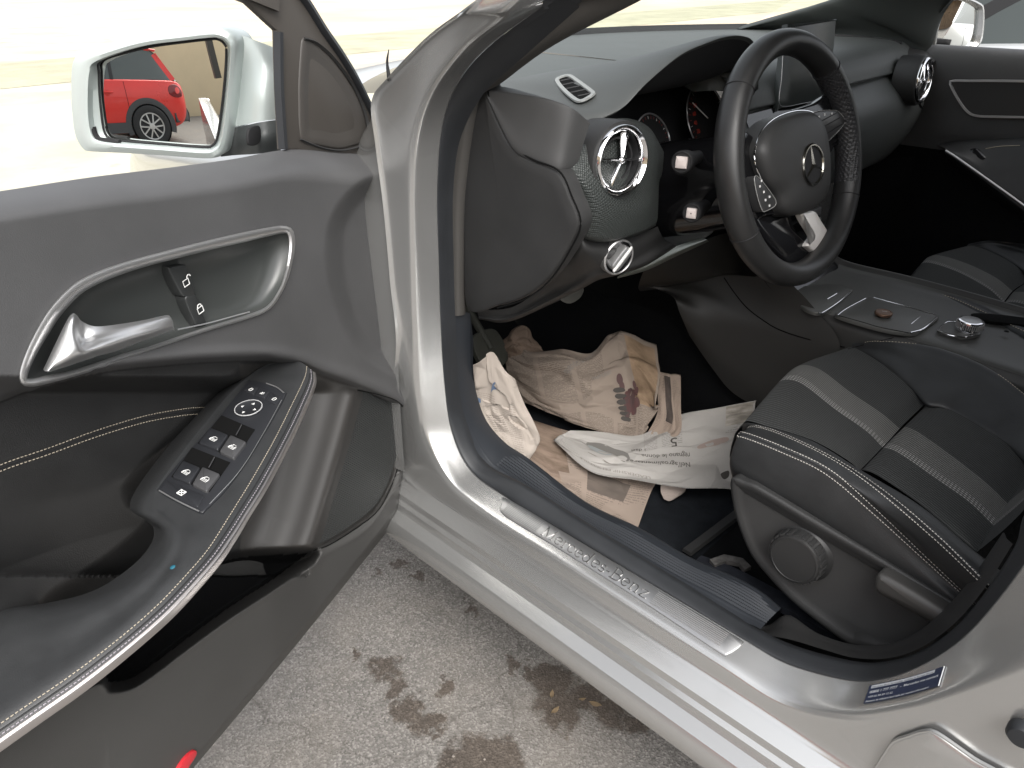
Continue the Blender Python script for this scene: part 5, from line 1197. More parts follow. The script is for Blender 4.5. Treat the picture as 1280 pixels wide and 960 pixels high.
# ---------------------------------------------------------------- near wing mirror on the open door
wmr = empty('wing_mirror', parent=car)
MC = PD(200,115,-.22); bt = R(21); mn = DD*math.cos(bt)+DN*math.sin(bt); mn = mn*math.cos(R(2.9)) + V(0,0,1)*math.sin(R(2.9)); mn /= np.linalg.norm(mn)
def PM(px,py,o=0): return onp(px,py,MC+mn*o,mn)
r_o = smp([(100,67),(140,54),(182,43),(225,38),(262,34),(276,35),(288,41),(294,50),(295,66),(292,105),(287,150),(281,183),(272,195),(257,198),(200,194),(150,191),(112,189),(103,185),(94,168),(90,140),(89,110),(90,84),(93,74)],140,True)
r_i = smp([(117,78),(150,65),(185,56),(225,51),(260,47),(274,47),(283,52),(287,62),(285,100),(280,145),(275,176),(268,185),(255,188),(200,184),(150,180),(122,176),(114,168),(110,150),(109,120),(111,90)],140,True)
gls = smp([(126,76),(155,66),(190,58),(226,53),(260,49),(272,49),(280,54),(283,64),(281,100),(276,145),(271,174),(265,182),(254,184),(200,180),(155,176),(138,173),(131,165),(128,150),(125,120),(124,92)],140,True)
ro, ri, gl_ = [np.array([PM(*p,o) for p in q]) for q,o in ((r_o,0),(r_i,.004),(gls,-.012))]
mh = MB(); mc_ = ro.mean(0); sx = PM(300,115)-PM(100,115); sx /= np.linalg.norm(sx)
G_ = [gl_-mn*.004, ri-mn*.014, ri-mn*.001, ri*.7+ro*.3+mn*.002, ri*.3+ro*.7+mn*.001, ro, mc_+(ro-mc_)*1.012-mn*.012, mc_+(ro-mc_)*1.0-mn*.045+sx*.006, mc_+(ro-mc_)*.86-mn*.085+sx*.012, mc_+(ro-mc_)*.55-mn*.115+sx*.016, mc_+(ro-mc_)*.15-mn*.125+sx*.018]
mh.grid(np.array(G_), close_u=True); mh.add(G_[-1],[list(range(140))])
SHELL = mat('shell_paint_with_reflection',(.56,.62,.60),.38,.25,coat=.3)  # silver shell made paler, its reflection put into the colour
mho = mh.build('housing', SHELL, wmr, sharp=50)
# inner shroud dark corner and the arm toward the door
ma = MB()
ma.loft([[PM(268,36,-.002),PM(296,42,-.02),PD(326,53,-.11),PD(349,62,-.10)],[PM(290,50,-.002),PM(300,70,-.02),PD(328,80,-.105),PD(349,88,-.09)],[PM(291,105,-.002),PM(298,115,-.02),PD(325,118,-.105),PD(349,120,-.09)],[PM(286,158,-.002),PM(296,158,-.02),PD(324,152,-.11),PD(349,149,-.095)]], 24, 24)
ma.build('mirror_arm', SHELL, wmr, sharp=60)
mb_ = MB(); mb_.loft([[PM(284,160,-.004),PM(297,159,-.02),PD(324,153,-.105),PD(351,149,-.09)],[PM(280,180,-.004),PM(295,176,-.02),PD(325,172,-.10),PD(351,168,-.085)],[PM(276,196,-.01),PM(294,194,-.03),PD(325,192,-.11),PD(351,188,-.09)]], 16, 16); mbo = mb_.build('mirror_foot', mat('foot_dark',(.05,.055,.055),.5), wmr, sharp=60)
q = MB(); q.slab(arcs([PD(*p,-.098) for p in [(312,162),(325,158),(325,178),(312,181)]],30,True), DN, .004, .001); q.build('foot_cap', DARK, mbo)
convex(gl_, gl_.mean(0), mn, 1.35, 24, parent=wmr)
q = MB(); q.tube(gl_+mn*.0005, .0016, 6, closed=True); q.tube(np.array([PM(*p,-.004) for p in smp([(112,162),(118,172),(126,177),(150,180)],20)]), .006, 8); q.build('glass_edge', DARK, wmr)
q = MB(); q.loft([[PM(108,160,.002),PM(120,158,-.008)],[PM(112,172,.002),PM(123,168,-.008)],[PM(121,177,.002),PM(131,174,-.008)],[PM(150,180,.002),PM(152,177,-.008)]],6,16); q.build('shroud_corner', DARK, wmr)

# ================================================================== LOOSE THINGS IN THE CAR
mt = MB(); mo = arcs([V(.06,.60,.302),V(.10,.40,.302),V(.06,.22,.302),V(-.20,.20,.302),V(-.44,.20,.302),V(-.475,.24,.302),V(-.475,.52,.302),V(-.47,.585,.302),V(-.30,.60,.302)],100,True)
mt.slab(mo, (0,0,1), .004, .002); mto = mt.build('floor_mat', MATC); tag(mto, 'dark carpet floor mat on the driver footwell floor under the newspapers', 'floor mat')

def paper_mat(name, base, seed=0, ink=.55, photo=(), cols=5, rows=70, blank=()):
    """newsprint: text columns as fine broken lines, photos as mottled blocks, by sheet coordinates"""
    m = mat(name, base, .85, spec=.15); N, L = nodes_of(m); b = N['Principled BSDF']
    uv = N.new('ShaderNodeUVMap'); uv.uv_map = 'sheet'; sp = N.new('ShaderNodeSeparateXYZ'); L.new(uv.outputs['UV'], sp.inputs['Vector'])
    u, v = sp.outputs['X'], sp.outputs['Y']
    def M(op, a, bb=None, cl=False):
        n = N.new('ShaderNodeMath'); n.operation = op; n.use_clamp = cl
        for k, q in ((0,a),(1,bb)):
            if q is None: continue
            if isinstance(q,(int,float)): n.inputs[k].default_value = q
            else: L.new(q, n.inputs[k])
        return n.outputs[0]
    fr = lambda x, n: M('FRACT', M('MULTIPLY', x, n))
    line = M('LESS_THAN', fr(v, rows), .5)
    colm = M('MULTIPLY', M('GREATER_THAN', fr(u, cols), .07), M('LESS_THAN', fr(u, cols), .93))
    wn = N.new('ShaderNodeTexNoise'); wn.inputs['Scale'].default_value = 1; wn.inputs['Detail'].default_value = 1
    mp = N.new('ShaderNodeMapping'); mp.inputs['Scale'].default_value = (cols*26, rows*1.0, 1); mp.inputs['Location'].default_value = (seed*3.1, seed*1.7, 0); L.new(uv.outputs['UV'], mp.inputs['Vector']); L.new(mp.outputs['Vector'], wn.inputs['Vector'])
    words = M('GREATER_THAN', wn.outputs['Fac'], .43)
    bn = N.new('ShaderNodeTexNoise'); bn.inputs['Scale'].default_value = 3.2; bn.inputs['Detail'].default_value = 0; mp2 = N.new('ShaderNodeMapping'); mp2.inputs['Location'].default_value = (seed,seed*2,0); L.new(uv.outputs['UV'], mp2.inputs['Vector']); L.new(mp2.outputs['Vector'], bn.inputs['Vector'])
    block = M('GREATER_THAN', bn.outputs['Fac'], .42)
    txt = M('MULTIPLY', M('MULTIPLY', line, colm), M('MULTIPLY', words, block))
    for (x0,y0,x1,y1) in blank:
        bx = M('MULTIPLY', M('MULTIPLY', M('GREATER_THAN',u,x0), M('LESS_THAN',u,x1)), M('MULTIPLY', M('GREATER_THAN',v,y0), M('LESS_THAN',v,y1)))
        txt = M('MULTIPLY', txt, M('SUBTRACT', 1, bx))
    # soft uneven tone of the paper
    pn = N.new('ShaderNodeTexNoise'); pn.inputs['Scale'].default_value = 14; pn.inputs['Detail'].default_value = 5
    tc = N.new('ShaderNodeTexCoord'); L.new(tc.outputs['Object'], pn.inputs['Vector'])
    c0 = N.new('ShaderNodeMixRGB'); c0.inputs[1].default_value = (*[x*.86 for x in base],1); c0.inputs[2].default_value = (*[min(1,x*1.1) for x in base],1); L.new(pn.outputs['Fac'], c0.inputs[0])
    c1 = N.new('ShaderNodeMixRGB'); c1.inputs[2].default_value = (*[x*.30 for x in base],1); L.new(M('MULTIPLY', txt, ink), c1.inputs[0]); L.new(c0.outputs[0], c1.inputs[1])
    last = c1.outputs[0]
    for (x0,y0,x1,y1,ca,cb,sc) in photo:
        bx = M('MULTIPLY', M('MULTIPLY', M('GREATER_THAN',u,x0), M('LESS_THAN',u,x1)), M('MULTIPLY', M('GREATER_THAN',v,y0), M('LESS_THAN',v,y1)))
        pz = N.new('ShaderNodeTexNoise'); pz.inputs['Scale'].default_value = sc; pz.inputs['Detail'].default_value = 6; pz.inputs['Roughness'].default_value = .6; L.new(uv.outputs['UV'], pz.inputs['Vector'])
        rp = N.new('ShaderNodeValToRGB'); rp.color_ramp.elements[0].position = .36; rp.color_ramp.elements[1].position = .64; rp.color_ramp.elements[0].color = (*ca,1); rp.color_ramp.elements[1].color = (*cb,1); L.new(pz.outputs['Fac'], rp.inputs['Fac'])
        mx = N.new('ShaderNodeMixRGB'); L.new(bx, mx.inputs[0]); L.new(last, mx.inputs[1]); L.new(rp.outputs['Color'], mx.inputs[2]); last = mx.outputs[0]
    L.new(last, b.inputs['Base Color'])
    bp = N.new('ShaderNodeBump'); bp.inputs['Strength'].default_value = .35; bp.inputs['Distance'].default_value = .004; L.new(pn.outputs['Fac'], bp.inputs['Height']); L.new(bp.outputs['Normal'], b.inputs['Normal'])
    # a little light passes through the thin paper
    return m
def hnoise(u, v, seed, f):
    r = np.random.RandomState(seed); s = 0
    for k in range(7):
        a = r.uniform(0,2*np.pi); fr_ = f*r.uniform(.5,1.6); s = s + np.abs(np.sin((u*math.cos(a)+v*math.sin(a))*fr_+r.uniform(0,6)))*r.uniform(.4,1)
    return s/3.2-1
from mathutils.geometry import delaunay_2d_cdt
def facets(u, v, seed, n):
    # crumpled paper: random heights at scattered points, flat facets between them
    r = np.random.RandomState(seed); P = [(x,y) for x in (-.05,1.05) for y in (-.05,1.05)]+[(r.uniform(-.03,1.03), r.uniform(-.03,1.03)) for _ in range(n)]
    vs, _, fs, *_r = delaunay_2d_cdt([Vector(p) for p in P], [], [], 0, 1e-6)
    Q = np.array([tuple(p) for p in vs]); hgt = r.uniform(-1,1,len(Q)); out = np.zeros(u.shape)
    for f in fs:
        a, b, c = Q[f[0]], Q[f[1]], Q[f[2]]; d = (b[1]-c[1])*(a[0]-c[0])+(c[0]-b[0])*(a[1]-c[1])
        if abs(d) < 1e-9: continue
        w0 = ((b[1]-c[1])*(u-c[0])+(c[0]-b[0])*(v-c[1]))/d; w1 = ((c[1]-a[1])*(u-c[0])+(a[0]-c[0])*(v-c[1]))/d; w2 = 1-w0-w1
        k = (w0 >= -1e-6) & (w1 >= -1e-6) & (w2 >= -1e-6); out[k] = (w0*hgt[f[0]]+w1*hgt[f[1]]+w2*hgt[f[2]])[k]
    return out
class Sheet:
    def __init__(s, rows, nu=70, nv=50, crumple=.006, seed=1, freq=7):
        A = np.array([cr(r, nu) for r in rows]); s.G = np.stack([cr(A[:,j], nv) for j in range(nu)], 1); s.nu, s.nv = nu, nv
        du = np.gradient(s.G, axis=1); dv = np.gradient(s.G, axis=0); n = np.cross(du,dv); n /= np.maximum(np.linalg.norm(n,axis=2,keepdims=True),1e-9); n[n[...,2]<0] *= -1
        u, v = np.meshgrid(np.linspace(0,1,nu), np.linspace(0,1,nv))
        s.G = s.G + n*(crumple*(.30*hnoise(u*1.3,v,seed,freq)+.55*facets(u,v,seed,26)+.22*facets(u,v,seed+7,110)))[...,None]; s.N = n
    def at(s, u, v, off=.0012):
        x = np.clip(u,0,1)*(s.nu-1); y = np.clip(v,0,1)*(s.nv-1); i, j = int(min(y,s.nv-2)), int(min(x,s.nu-2)); fx, fy = x-j, y-i
        g = lambda Q: (Q[i,j]*(1-fx)+Q[i,j+1]*fx)*(1-fy)+(Q[i+1,j]*(1-fx)+Q[i+1,j+1]*fx)*fy
        return g(s.G)+g(s.N)*off
    def build(s, name, m, label, torn=None, origin=True):
        nu, nv = s.nu, s.nv
        me = bpy.data.meshes.new(name); c = s.G.reshape(-1,3).mean(0); c[2] = s.G[...,2].min(); s.c = c
        F = [(i*nu+j, i*nu+j+1, (i+1)*nu+j+1, (i+1)*nu+j) for i in range(nv-1) for j in range(nu-1)]
        if torn: F = [f for f in F if not torn((f[0]%nu)/(nu-1), (f[0]//nu)/(nv-1))]
        me.from_pydata([tuple(p-c) for p in s.G.reshape(-1,3)], [], F); me.materials.append(m)
        uv = me.uv_layers.new(name='sheet')
        for l in me.loops:
            i, j = divmod(l.vertex_index, nu); uv.data[l.index].uv = (j/(nu-1), 1-i/(nv-1))
        bm = bmesh.new(); bm.from_mesh(me); bmesh.ops.delete(bm, geom=[v for v in bm.verts if not v.link_faces], context='VERTS'); bmesh.ops.recalc_face_normals(bm, faces=bm.faces); bm.to_mesh(me); bm.free()
        me.polygons.foreach_set('use_smooth',[True]*len(me.polygons)); me.set_sharp_from_angle(angle=R(9))
        o = bpy.data.objects.new(name, me); C.objects.link(o); o.location = tuple(c)
        md = o.modifiers.new('thickness','SOLIDIFY'); md.thickness = .0004
        tag(o, label, 'newspaper', 'newspaper sheets on the car floor'); s.o = o; return o
    def text(s, txt, u0, v0, u1, v1, h, m, name='headline', bend=0):
        """print txt with baseline from (u0,v0) to (u1,v1); h = letter height vector in (u,v)"""
        vs, fs = text2d(txt, 1.0)
        if not len(vs): return
        w = vs[:,0].max(); mb = MB()
        P = [s.at(u0+(u1-u0)*x/w+h[0]*y, v0+(v1-v0)*x/w+h[1]*y+bend*math.sin(math.pi*x/w))-s.c for x,y in vs]
        mb.add(P, fs); o = mb.build(name, m, s.o); return o
    def blob(s, uv, m, name, off=.001):
        mb = MB(); q = arcs([(a,b,0) for a,b in uv], max(30,len(uv)*4), True); mb.add([s.at(a,b,off)-s.c for a,b,_ in q], [list(range(len(q)))]); return mb.build(name, m, s.o)
INK = mat('printing_ink',(.075,.068,.062),.85, spec=.1); INKR = mat('red_ink',(.36,.17,.13),.85); INKB = mat('blue_ink',(.12,.17,.26),.85); INKG = mat('grey_ink',(.22,.20,.18),.9)
PINK = (.40,.32,.27)
BEIGE = (.275,.225,.185)
WHITEP = (.40,.38,.355)
# big crumpled page in the middle
S2 = Sheet([rowz([(640,428,.405),(662,438,.425),(700,434,.45),(738,440,.45),(762,417,.475),(784,415,.48),(822,427,.465)]),
            rowz([(628,446,.385),(662,462,.405),(702,462,.425),(738,464,.425),(770,450,.445),(792,450,.45),(825,470,.435)]),
            rowz([(634,466,.365),(668,484,.38),(710,492,.39),(745,492,.395),(776,486,.405),(798,487,.41),(822,508,.40)]),
            rowz([(645,487,.35),(676,504,.355),(715,517,.36),(750,521,.365),(780,520,.37),(800,520,.375),(822,512,.385)]),
            rowz([(655,503,.338),(684,515,.34),(720,530,.342),(752,540,.343),(780,549,.345),(798,554,.345),(806,540,.352)])], 130, 92, .020, 5, 10)
S2.build('newspaper_sheet', paper_mat('newsprint_beige', BEIGE, 3, .55, photo=((.80,.36,.985,.96,(.20,.14,.09),(.34,.24,.16),7),), cols=5, rows=64, blank=((.58,.40,.80,.95),)), 'large crumpled beige page with a bunch of dark berries printed on it')
for k in range(34):
    a = random.gauss(.755,.045); b_ = .60+random.gauss(0,.075); r_ = random.uniform(.014,.026)
    S2.blob([(a+r_*math.cos(t),b_+r_*2.0*math.sin(t)) for t in np.linspace(0,6.28,9)[:-1]], mat('berry_ink',(.085+random.random()*.035,.055,.053),.85), 'printed_berry', .0012+.0008*k/34)
for k in range(6):
    a = .640+.006*k; b_ = .50+.055*k; S2.blob([(a-.03,b_),(a-.01,b_-.024),(a+.05,b_-.012),(a+.055,b_+.014),(a-.005,b_+.022)], INK, 'printed_fingers', .0018)
S2.text('quando la natura', .36,.30,.55,.02,(-.045,-.06),INKG); S2.text('mercato', .50,.36,.62,.35,(.0,-.07),INKG)
# pinkish page standing against the sill
S1 = Sheet([[PY(*p,y) for p,y in zip([(591,456),(604,447),(617,441),(632,464),(644,474)],(.650,.635,.62,.61,.595))],
            [PY(*p,y) for p,y in zip([(592,478),(605,478),(620,478),(638,488),(652,498)],(.645,.633,.622,.61,.59))],
            [PY(*p,y) for p,y in zip([(593,498),(607,505),(624,512),(648,520),(667,527)],(.642,.63,.62,.605,.585))],
            [PY(*p,y) for p,y in zip([(604,524),(617,533),(634,541),(655,545),(675,546)],(.642,.63,.618,.60,.58))],
            [PY(*p,y) for p,y in zip([(622,555),(634,564),(646,572),(658,578),(673,560)],(.642,.632,.622,.612,.585))]], 70, 80, .008, 11, 8)
S1.build('newspaper_sheet', paper_mat('newsprint_pink', (.41,.36,.315), 8, .30, cols=2, rows=46, blank=((0,.62,1,1),(.72,0,1,1))), 'pinkish page with a small blue leaf mark standing against the door sill')
S1.blob([(.36,.42),(.40,.30),(.50,.24),(.53,.33),(.47,.42)], INKB, 'printed_leaf'); S1.blob([(.06,.40),(.14,.38),(.15,.50),(.07,.52)], INKB, 'printed_square')
for k in range(8): S1.text('milanese informazione', .16+.006*k,.66+.022*k,.52+.005*k,.56+.022*k,(.0,-.018),INK,'text_line')
S1.text('amministrazione', .18,.55,.72,.40,(.0,-.035),INKG,'text_line')
# white page at the front, headline upside down for the viewer
S3 = Sheet([rowz([(713,538,.352),(755,541,.348),(800,546,.35),(846,521,.375),(892,511,.39),(946,500,.40)]),
            rowz([(702,543,.345),(748,556,.345),(800,560,.35),(848,545,.365),(892,535,.37),(942,527,.37)]),
            rowz([(695,548,.338),(742,572,.343),(798,580,.347),(850,578,.35),(892,572,.35),(940,566,.35)]),
            rowz([(692,550,.330),(738,590,.334),(796,602,.337),(850,611,.338),(892,612,.338),(936,611,.338)])], 130, 78, .0105, 21, 8)
S3.build('newspaper_sheet', paper_mat('newsprint_white', WHITEP, 5, .38, photo=((.86,.66,.99,.99,(.22,.20,.17),(.46,.42,.37),9),), cols=6, rows=42, blank=((.03,.02,.99,.56),(.0,.5,.42,1.0),(.62,.56,.86,1.0))), 'whitish page with an upside-down headline lying in front of the seat')
S3.text("Nell'agroalimentare", .66,.66,.36,.60,(.004,.085),INK); S3.text('regnano le donne', .66,.56,.41,.49,(.004,.08),INK); S3.text('i dati', .43,.40,.36,.38,(.003,.075),INK)
S3.text('LEADERSHIP FEMMINILE', .46,.87,.14,.80,(.003,.055),INKG)
S3.text('5', .595,.36,.555,.35,(.004,.16),INK,'printed_numeral'); S3.text('"', .60,.22,.575,.21,(.004,.12),INKG,'printed_quote')
S3.blob([(.14,.30),(.20,.26),(.28,.34),(.33,.40),(.36,.60),(.33,.66),(.28,.52),(.20,.44),(.15,.40)], mat('photo_grey',(.20,.19,.175),.85), 'printed_photo'); S3.blob([(.15,.40),(.20,.36),(.27,.42),(.27,.58),(.20,.56)], mat('photo_pale_blue',(.36,.38,.38),.85), 'printed_photo', .0016)
S3.blob([(.18,.62),(.30,.72),(.30,.735),(.18,.635)], INKG, 'printed_rule'); S3.blob([(.72,.50),(.86,.48),(.86,.54),(.72,.55)], mat('photo_rose',(.33,.26,.23),.85), 'printed_photo')
S3.blob([(.84,.84),(.88,.82),(.885,.87),(.86,.89)], INK, 'printed_mark')
# page underneath with a dark photograph
S4 = Sheet([rowz([(598,462,.348),(640,512,.328),(730,545,.318),(790,570,.316),(830,590,.314)]), rowz([(615,520,.33),(668,570,.318),(730,590,.314),(780,605,.313),(815,612,.312)]), rowz([(640,580,.318),(690,610,.311),(730,628,.311),(762,645,.311),(797,660,.311)])], 70, 60, .006, 31, 8)
S4.build('newspaper_sheet', paper_mat('newsprint_under', (.36,.29,.24), 13, .4, photo=((.0,.42,.42,1.0,(.13,.095,.07),(.36,.27,.21),5),(.0,.20,.36,.42,(.17,.12,.09),(.40,.31,.25),6),(.52,.25,.80,.52,(.13,.11,.095),(.17,.14,.12),4)), cols=4, rows=30), 'flat page with dark brown photographs underneath the other sheets')
S4.blob([(.04,.62),(.10,.66),(.13,.78),(.08,.80)], mat('orange_ink',(.50,.12,.06),.85), 'printed_patch')
# dark crumpled piece near the pedals
S5 = Sheet([rowz([(628,428,.40),(640,411,.44),(658,408,.45),(668,422,.43)]), rowz([(622,438,.39),(640,428,.43),(660,428,.43),(680,440,.41)]), rowz([(618,450,.375),(640,446,.39),(664,450,.395),(692,452,.385)])], 40, 30, .012, 41, 10)
S5.build('newspaper_sheet', paper_mat('newsprint_brown', (.17,.125,.095), 17, .5, cols=3, rows=40), 'small dark brown crumpled sheet behind the large beige page')
# folded page edge standing at the right
S6 = Sheet([rowz([(821,464,.42),(836,466,.42),(851,468,.42)]), rowz([(822,495,.40),(838,500,.40),(851,505,.40)]), rowz([(820,520,.375),(838,530,.375),(850,540,.375)]), rowz([(804,550,.35),(818,552,.352),(832,548,.36)])], 40, 50, .004, 51, 6)
S6.build('newspaper_sheet', paper_mat('newsprint_edge', (.33,.26,.21), 23, .3, photo=((.30,.34,.55,.96,(.06,.05,.045),(.10,.08,.07),4),), cols=2, rows=50), 'narrow folded page edge with a black bar to the right of the beige page')
S7 = Sheet([rowz([(826,606,.334),(842,608,.334),(858,610,.334)]), rowz([(826,615,.320),(842,616,.320),(856,615,.320)]), rowz([(830,624,.312),(838,626,.312),(851,619,.312)])], 20, 16, .001, 61, 6)
S7.build('newspaper_sheet', paper_mat('newsprint_scrap', (.38,.32,.28), 29, .1, cols=1, rows=10), 'little torn paper flap peeking out below the whitish page')
# dark round disc on the ashtray lid
cz = onC(1104,393,.0075)
cd = MB(); cd.lathe(cz, (0,0,1), [(.0140,-.0005),(.0150,.0005),(.0150,.0042),(.0142,.0052),(.0128,.0055),(.0120,.0048),(0,.0046)], 44)
cdo = cd.build('round_disc', [mat('bronze_disc',(.19,.12,.085),.30,.7,var=(80,.2))], None, sharp=40); tag(cdo, 'small bronze disc lying on the lid of the centre console', 'disc')
q = MB(); q.sweep([cz+V(.004,-.002,.0048),cz+V(-.004,-.005,.0048)], [(-.0012,0),(0,.0004),(.0012,0)], (0,0,1)); q.build('disc_mark', mat('disc_mark',(.45,.42,.40),.4), cdo)

# service sticker on the pillar
STN = mat('sticker_navy',(.028,.038,.075),.4); STW = mat('sticker_print',(.62,.64,.66),.5)
corn = [BODY.hit(*p,.0012) for p in [(1088,857.5),(1181.5,833),(1174,858),(1080,880.5)]]
stk = MB(); nu_ = 14
gridp = []
for t in np.linspace(0,1,6):
    row = []
    for s_ in np.linspace(0,1,nu_):
        a = np.array([1088,857.5])*(1-s_)+np.array([1181.5,833])*s_; b_ = np.array([1080,880.5])*(1-s_)+np.array([1174,858])*s_; p = a*(1-t)+b_*t + np.array([0, 2.2*math.sin(math.pi*s_)])
        row.append(BODY.hit(p[0],p[1],.0010))
    gridp.append(row)
gridp = np.array(gridp); stk.grid(gridp); sto = stk.build('service_sticker', STN, body_o, sharp=180)
def st_at(u,v,off=.0006):
    x = min(max(u,0),1)*(nu_-1); y = min(max(v,0),1)*5; i, j = min(int(y),4), min(int(x),nu_-2); fx, fy = x-j, y-i
    return (gridp[i,j]*(1-fx)+gridp[i,j+1]*fx)*(1-fy)+(gridp[i+1,j]*(1-fx)+gridp[i+1,j+1]*fx)*fy + V(-.3,.6,.74)*off
def st_text(s, u0, u1, v, h):
    vs, fs = text2d(s, 1.0, .018); w = vs[:,0].max(); mb = MB(); mb.add([st_at(u0+(u1-u0)*x/w, v-h*y) for x,y in vs], fs); mb.build('sticker_text', STW, sto)
def st_bar(u0,u1,v0,v1):
    mb = MB(); mb.grid(np.array([[st_at(u0+(u1-u0)*k/10,v,.0003) for k in range(11)] for v in (v0,v1)])); mb.build('sticker_band', STW, sto)
st_bar(.03,.88,.03,.19)
vs_ = mat('sticker_small_ink',(.05,.06,.10),.5)
st_text('00800 1 777 7777', .03,.40,.46,.20); st_text('-  Mercedes me contact', .44,.95,.46,.17); st_text('+39 02 38 59 12 22', .03,.36,.70,.14); st_text('Numero da utilizzare fuori Italia per maggiori informazioni', .02,.86,.93,.13)
mb = MB(); v_, f_ = text2d('Mercedes-Benz Service24h, mobilita in Europa 24 ore', 1.0); w_ = v_[:,0].max(); mb.add([st_at(.04+.82*x/w_, .165-.12*y, .0009) for x,y in v_], f_); mb.build('sticker_text', vs_, sto)
e = MB(); 
for a, b_ in ((0,1),): e.tube([gridp[r_,-1]+V(-.3,.6,.74)*.0004 for r_ in range(6)], .0006, 6)
e.build('sticker_edge', STW, sto)

# ================================================================== OUTSIDE
def ground_mat():
    m = bpy.data.materials.new('ground_surface'); N, L = nodes_of(m); b = N['Principled BSDF']; b.inputs['Roughness'].default_value = .9; b.inputs['Specular IOR Level'].default_value = .25
    tc = N.new('ShaderNodeTexCoord'); sp = N.new('ShaderNodeSeparateXYZ'); L.new(tc.outputs['Object'], sp.inputs['Vector'])
    def noise(sc, det=5, ro=.6, src=None, dist=0):
        n = N.new('ShaderNodeTexNoise'); n.inputs['Scale'].default_value = sc; n.inputs['Detail'].default_value = det; n.inputs['Roughness'].default_value = ro; n.inputs['Distortion'].default_value = dist; L.new(src or tc.outputs['Object'], n.inputs['Vector']); return n.outputs['Fac']
    def ramp(f, stops):
        r = N.new('ShaderNodeValToRGB'); e = r.color_ramp.elements
        for i,(p,c) in enumerate(stops):
            q = e[i] if i < 2 else e.new(p); q.position = p; q.color = (*c,1)
        L.new(f, r.inputs['Fac']); return r.outputs['Color']
    def mix(f, a, bb, mode='MIX'):
        n = N.new('ShaderNodeMixRGB'); n.blend_type = mode
        for k, q in ((0,f),(1,a),(2,bb)):
            if isinstance(q,(int,float)): n.inputs[k].default_value = q
            elif isinstance(q,tuple): n.inputs[k].default_value = (*q,1)
            else: L.new(q, n.inputs[k])
        return n.outputs[0]
    # asphalt: aggregate grains, sand coloured dust, dark damp patches and cracks
    vo = N.new('ShaderNodeTexVoronoi'); vo.inputs['Scale'].default_value = 300; L.new(tc.outputs['Object'], vo.inputs['Vector'])
    vs = N.new('ShaderNodeTexVoronoi'); vs.inputs['Scale'].default_value = 95; L.new(tc.outputs['Object'], vs.inputs['Vector'])
    grain = ramp(vo.outputs['Color'], [(.0,(.088,.083,.077)),(.55,(.195,.184,.171)),(1.0,(.43,.405,.378))])
    base = mix(.40, grain, ramp(noise(26,6,.7), [(.3,(.140,.132,.122)),(.7,(.275,.258,.240))]))
    base = mix(ramp(noise(3.2,4,.6), [(.46,(0,0,0)),(.62,(.30,.30,.30))]), base, (.25,.222,.19))
    stones = ramp(vs.outputs['Distance'], [(.10,(1,1,1)),(.16,(0,0,0))]); base = mix(mix(1, stones, ramp(vs.outputs['Color'], [(.60,(0,0,0)),(.70,(.7,.7,.7))]), 'MULTIPLY'), base, (.38,.335,.295))
    def dist(px, py, r):
        p = PZ(px,py,0); v_ = N.new('ShaderNodeVectorMath'); v_.operation = 'DISTANCE'; L.new(wob, v_.inputs[0]); v_.inputs[1].default_value = tuple(p)
        n = N.new('ShaderNodeMath'); n.operation = 'DIVIDE'; L.new(v_.outputs['Value'], n.inputs[0]); n.inputs[1].default_value = r*.95; return n.outputs[0]
    wz = N.new('ShaderNodeTexNoise'); wz.inputs['Scale'].default_value = 26; wz.inputs['Detail'].default_value = 6; wz.inputs['Roughness'].default_value = .65; L.new(tc.outputs['Object'], wz.inputs['Vector'])
    wv = N.new('ShaderNodeVectorMath'); wv.operation = 'MULTIPLY_ADD'; L.new(wz.outputs['Color'], wv.inputs[0]); wv.inputs[1].default_value = (.12,.12,0); 
    wo_ = N.new('ShaderNodeVectorMath'); wo_.operation = 'ADD'; L.new(tc.outputs['Object'], wo_.inputs[0]); wo_.inputs[1].default_value = (-.06,-.06,0); L.new(wo_.outputs[0], wv.inputs[2]); wob = wv.outputs[0]
    dm = None
    for px,py,r in ((485,835,.036),(492,860,.030),(512,888,.032),(530,905,.034),(545,905,.026),(595,945,.055),(620,950,.050),(575,960,.05),(690,855,.045),(700,885,.050),(735,870,.045),(765,890,.045),(672,842,.024),(642,830,.022),(590,763,.020),(500,705,.020),(520,722,.018),(472,718,.015),(555,858,.018),(445,815,.016),(800,905,.03)):
        q = dist(px,py,r)
        if dm is None: dm = q
        else:
            n = N.new('ShaderNodeMath'); n.operation = 'MINIMUM'; L.new(dm, n.inputs[0]); L.new(q, n.inputs[1]); dm = n.outputs[0]
    damp = ramp(dm, [(.62,(.85,.85,.85)),(1.02,(0,0,0))])
    base = mix(damp, base, mix(1, base, (.40,.34,.295), 'MULTIPLY'))
    cv = N.new('ShaderNodeTexVoronoi'); cv.feature = 'DISTANCE_TO_EDGE'; cv.inputs['Scale'].default_value = 1.7
    ds_ = N.new('ShaderNodeMixRGB'); ds_.inputs[0].default_value = .12; nz = N.new('ShaderNodeTexNoise'); nz.inputs['Scale'].default_value = 14; L.new(tc.outputs['Object'], nz.inputs['Vector']); L.new(tc.outputs['Object'], ds_.inputs[1]); L.new(nz.outputs['Color'], ds_.inputs[2]); L.new(ds_.outputs[0], cv.inputs['Vector'])
    crack = ramp(cv.outputs['Distance'], [(.0,(.4,.4,.4)),(.006,(0,0,0))]); base = mix(crack, base, (.07,.06,.052))
    # yard further out: its sunlit glare is put into the pale colour
    pale = ramp(noise(.9,5,.6), [(.25,(.44,.41,.31)),(.6,(.62,.585,.47))])
    pale = mix(ramp(noise(2.3,5,.65), [(.60,(0,0,0)),(.72,(.6,.6,.6))]), pale, (.34,.27,.19))
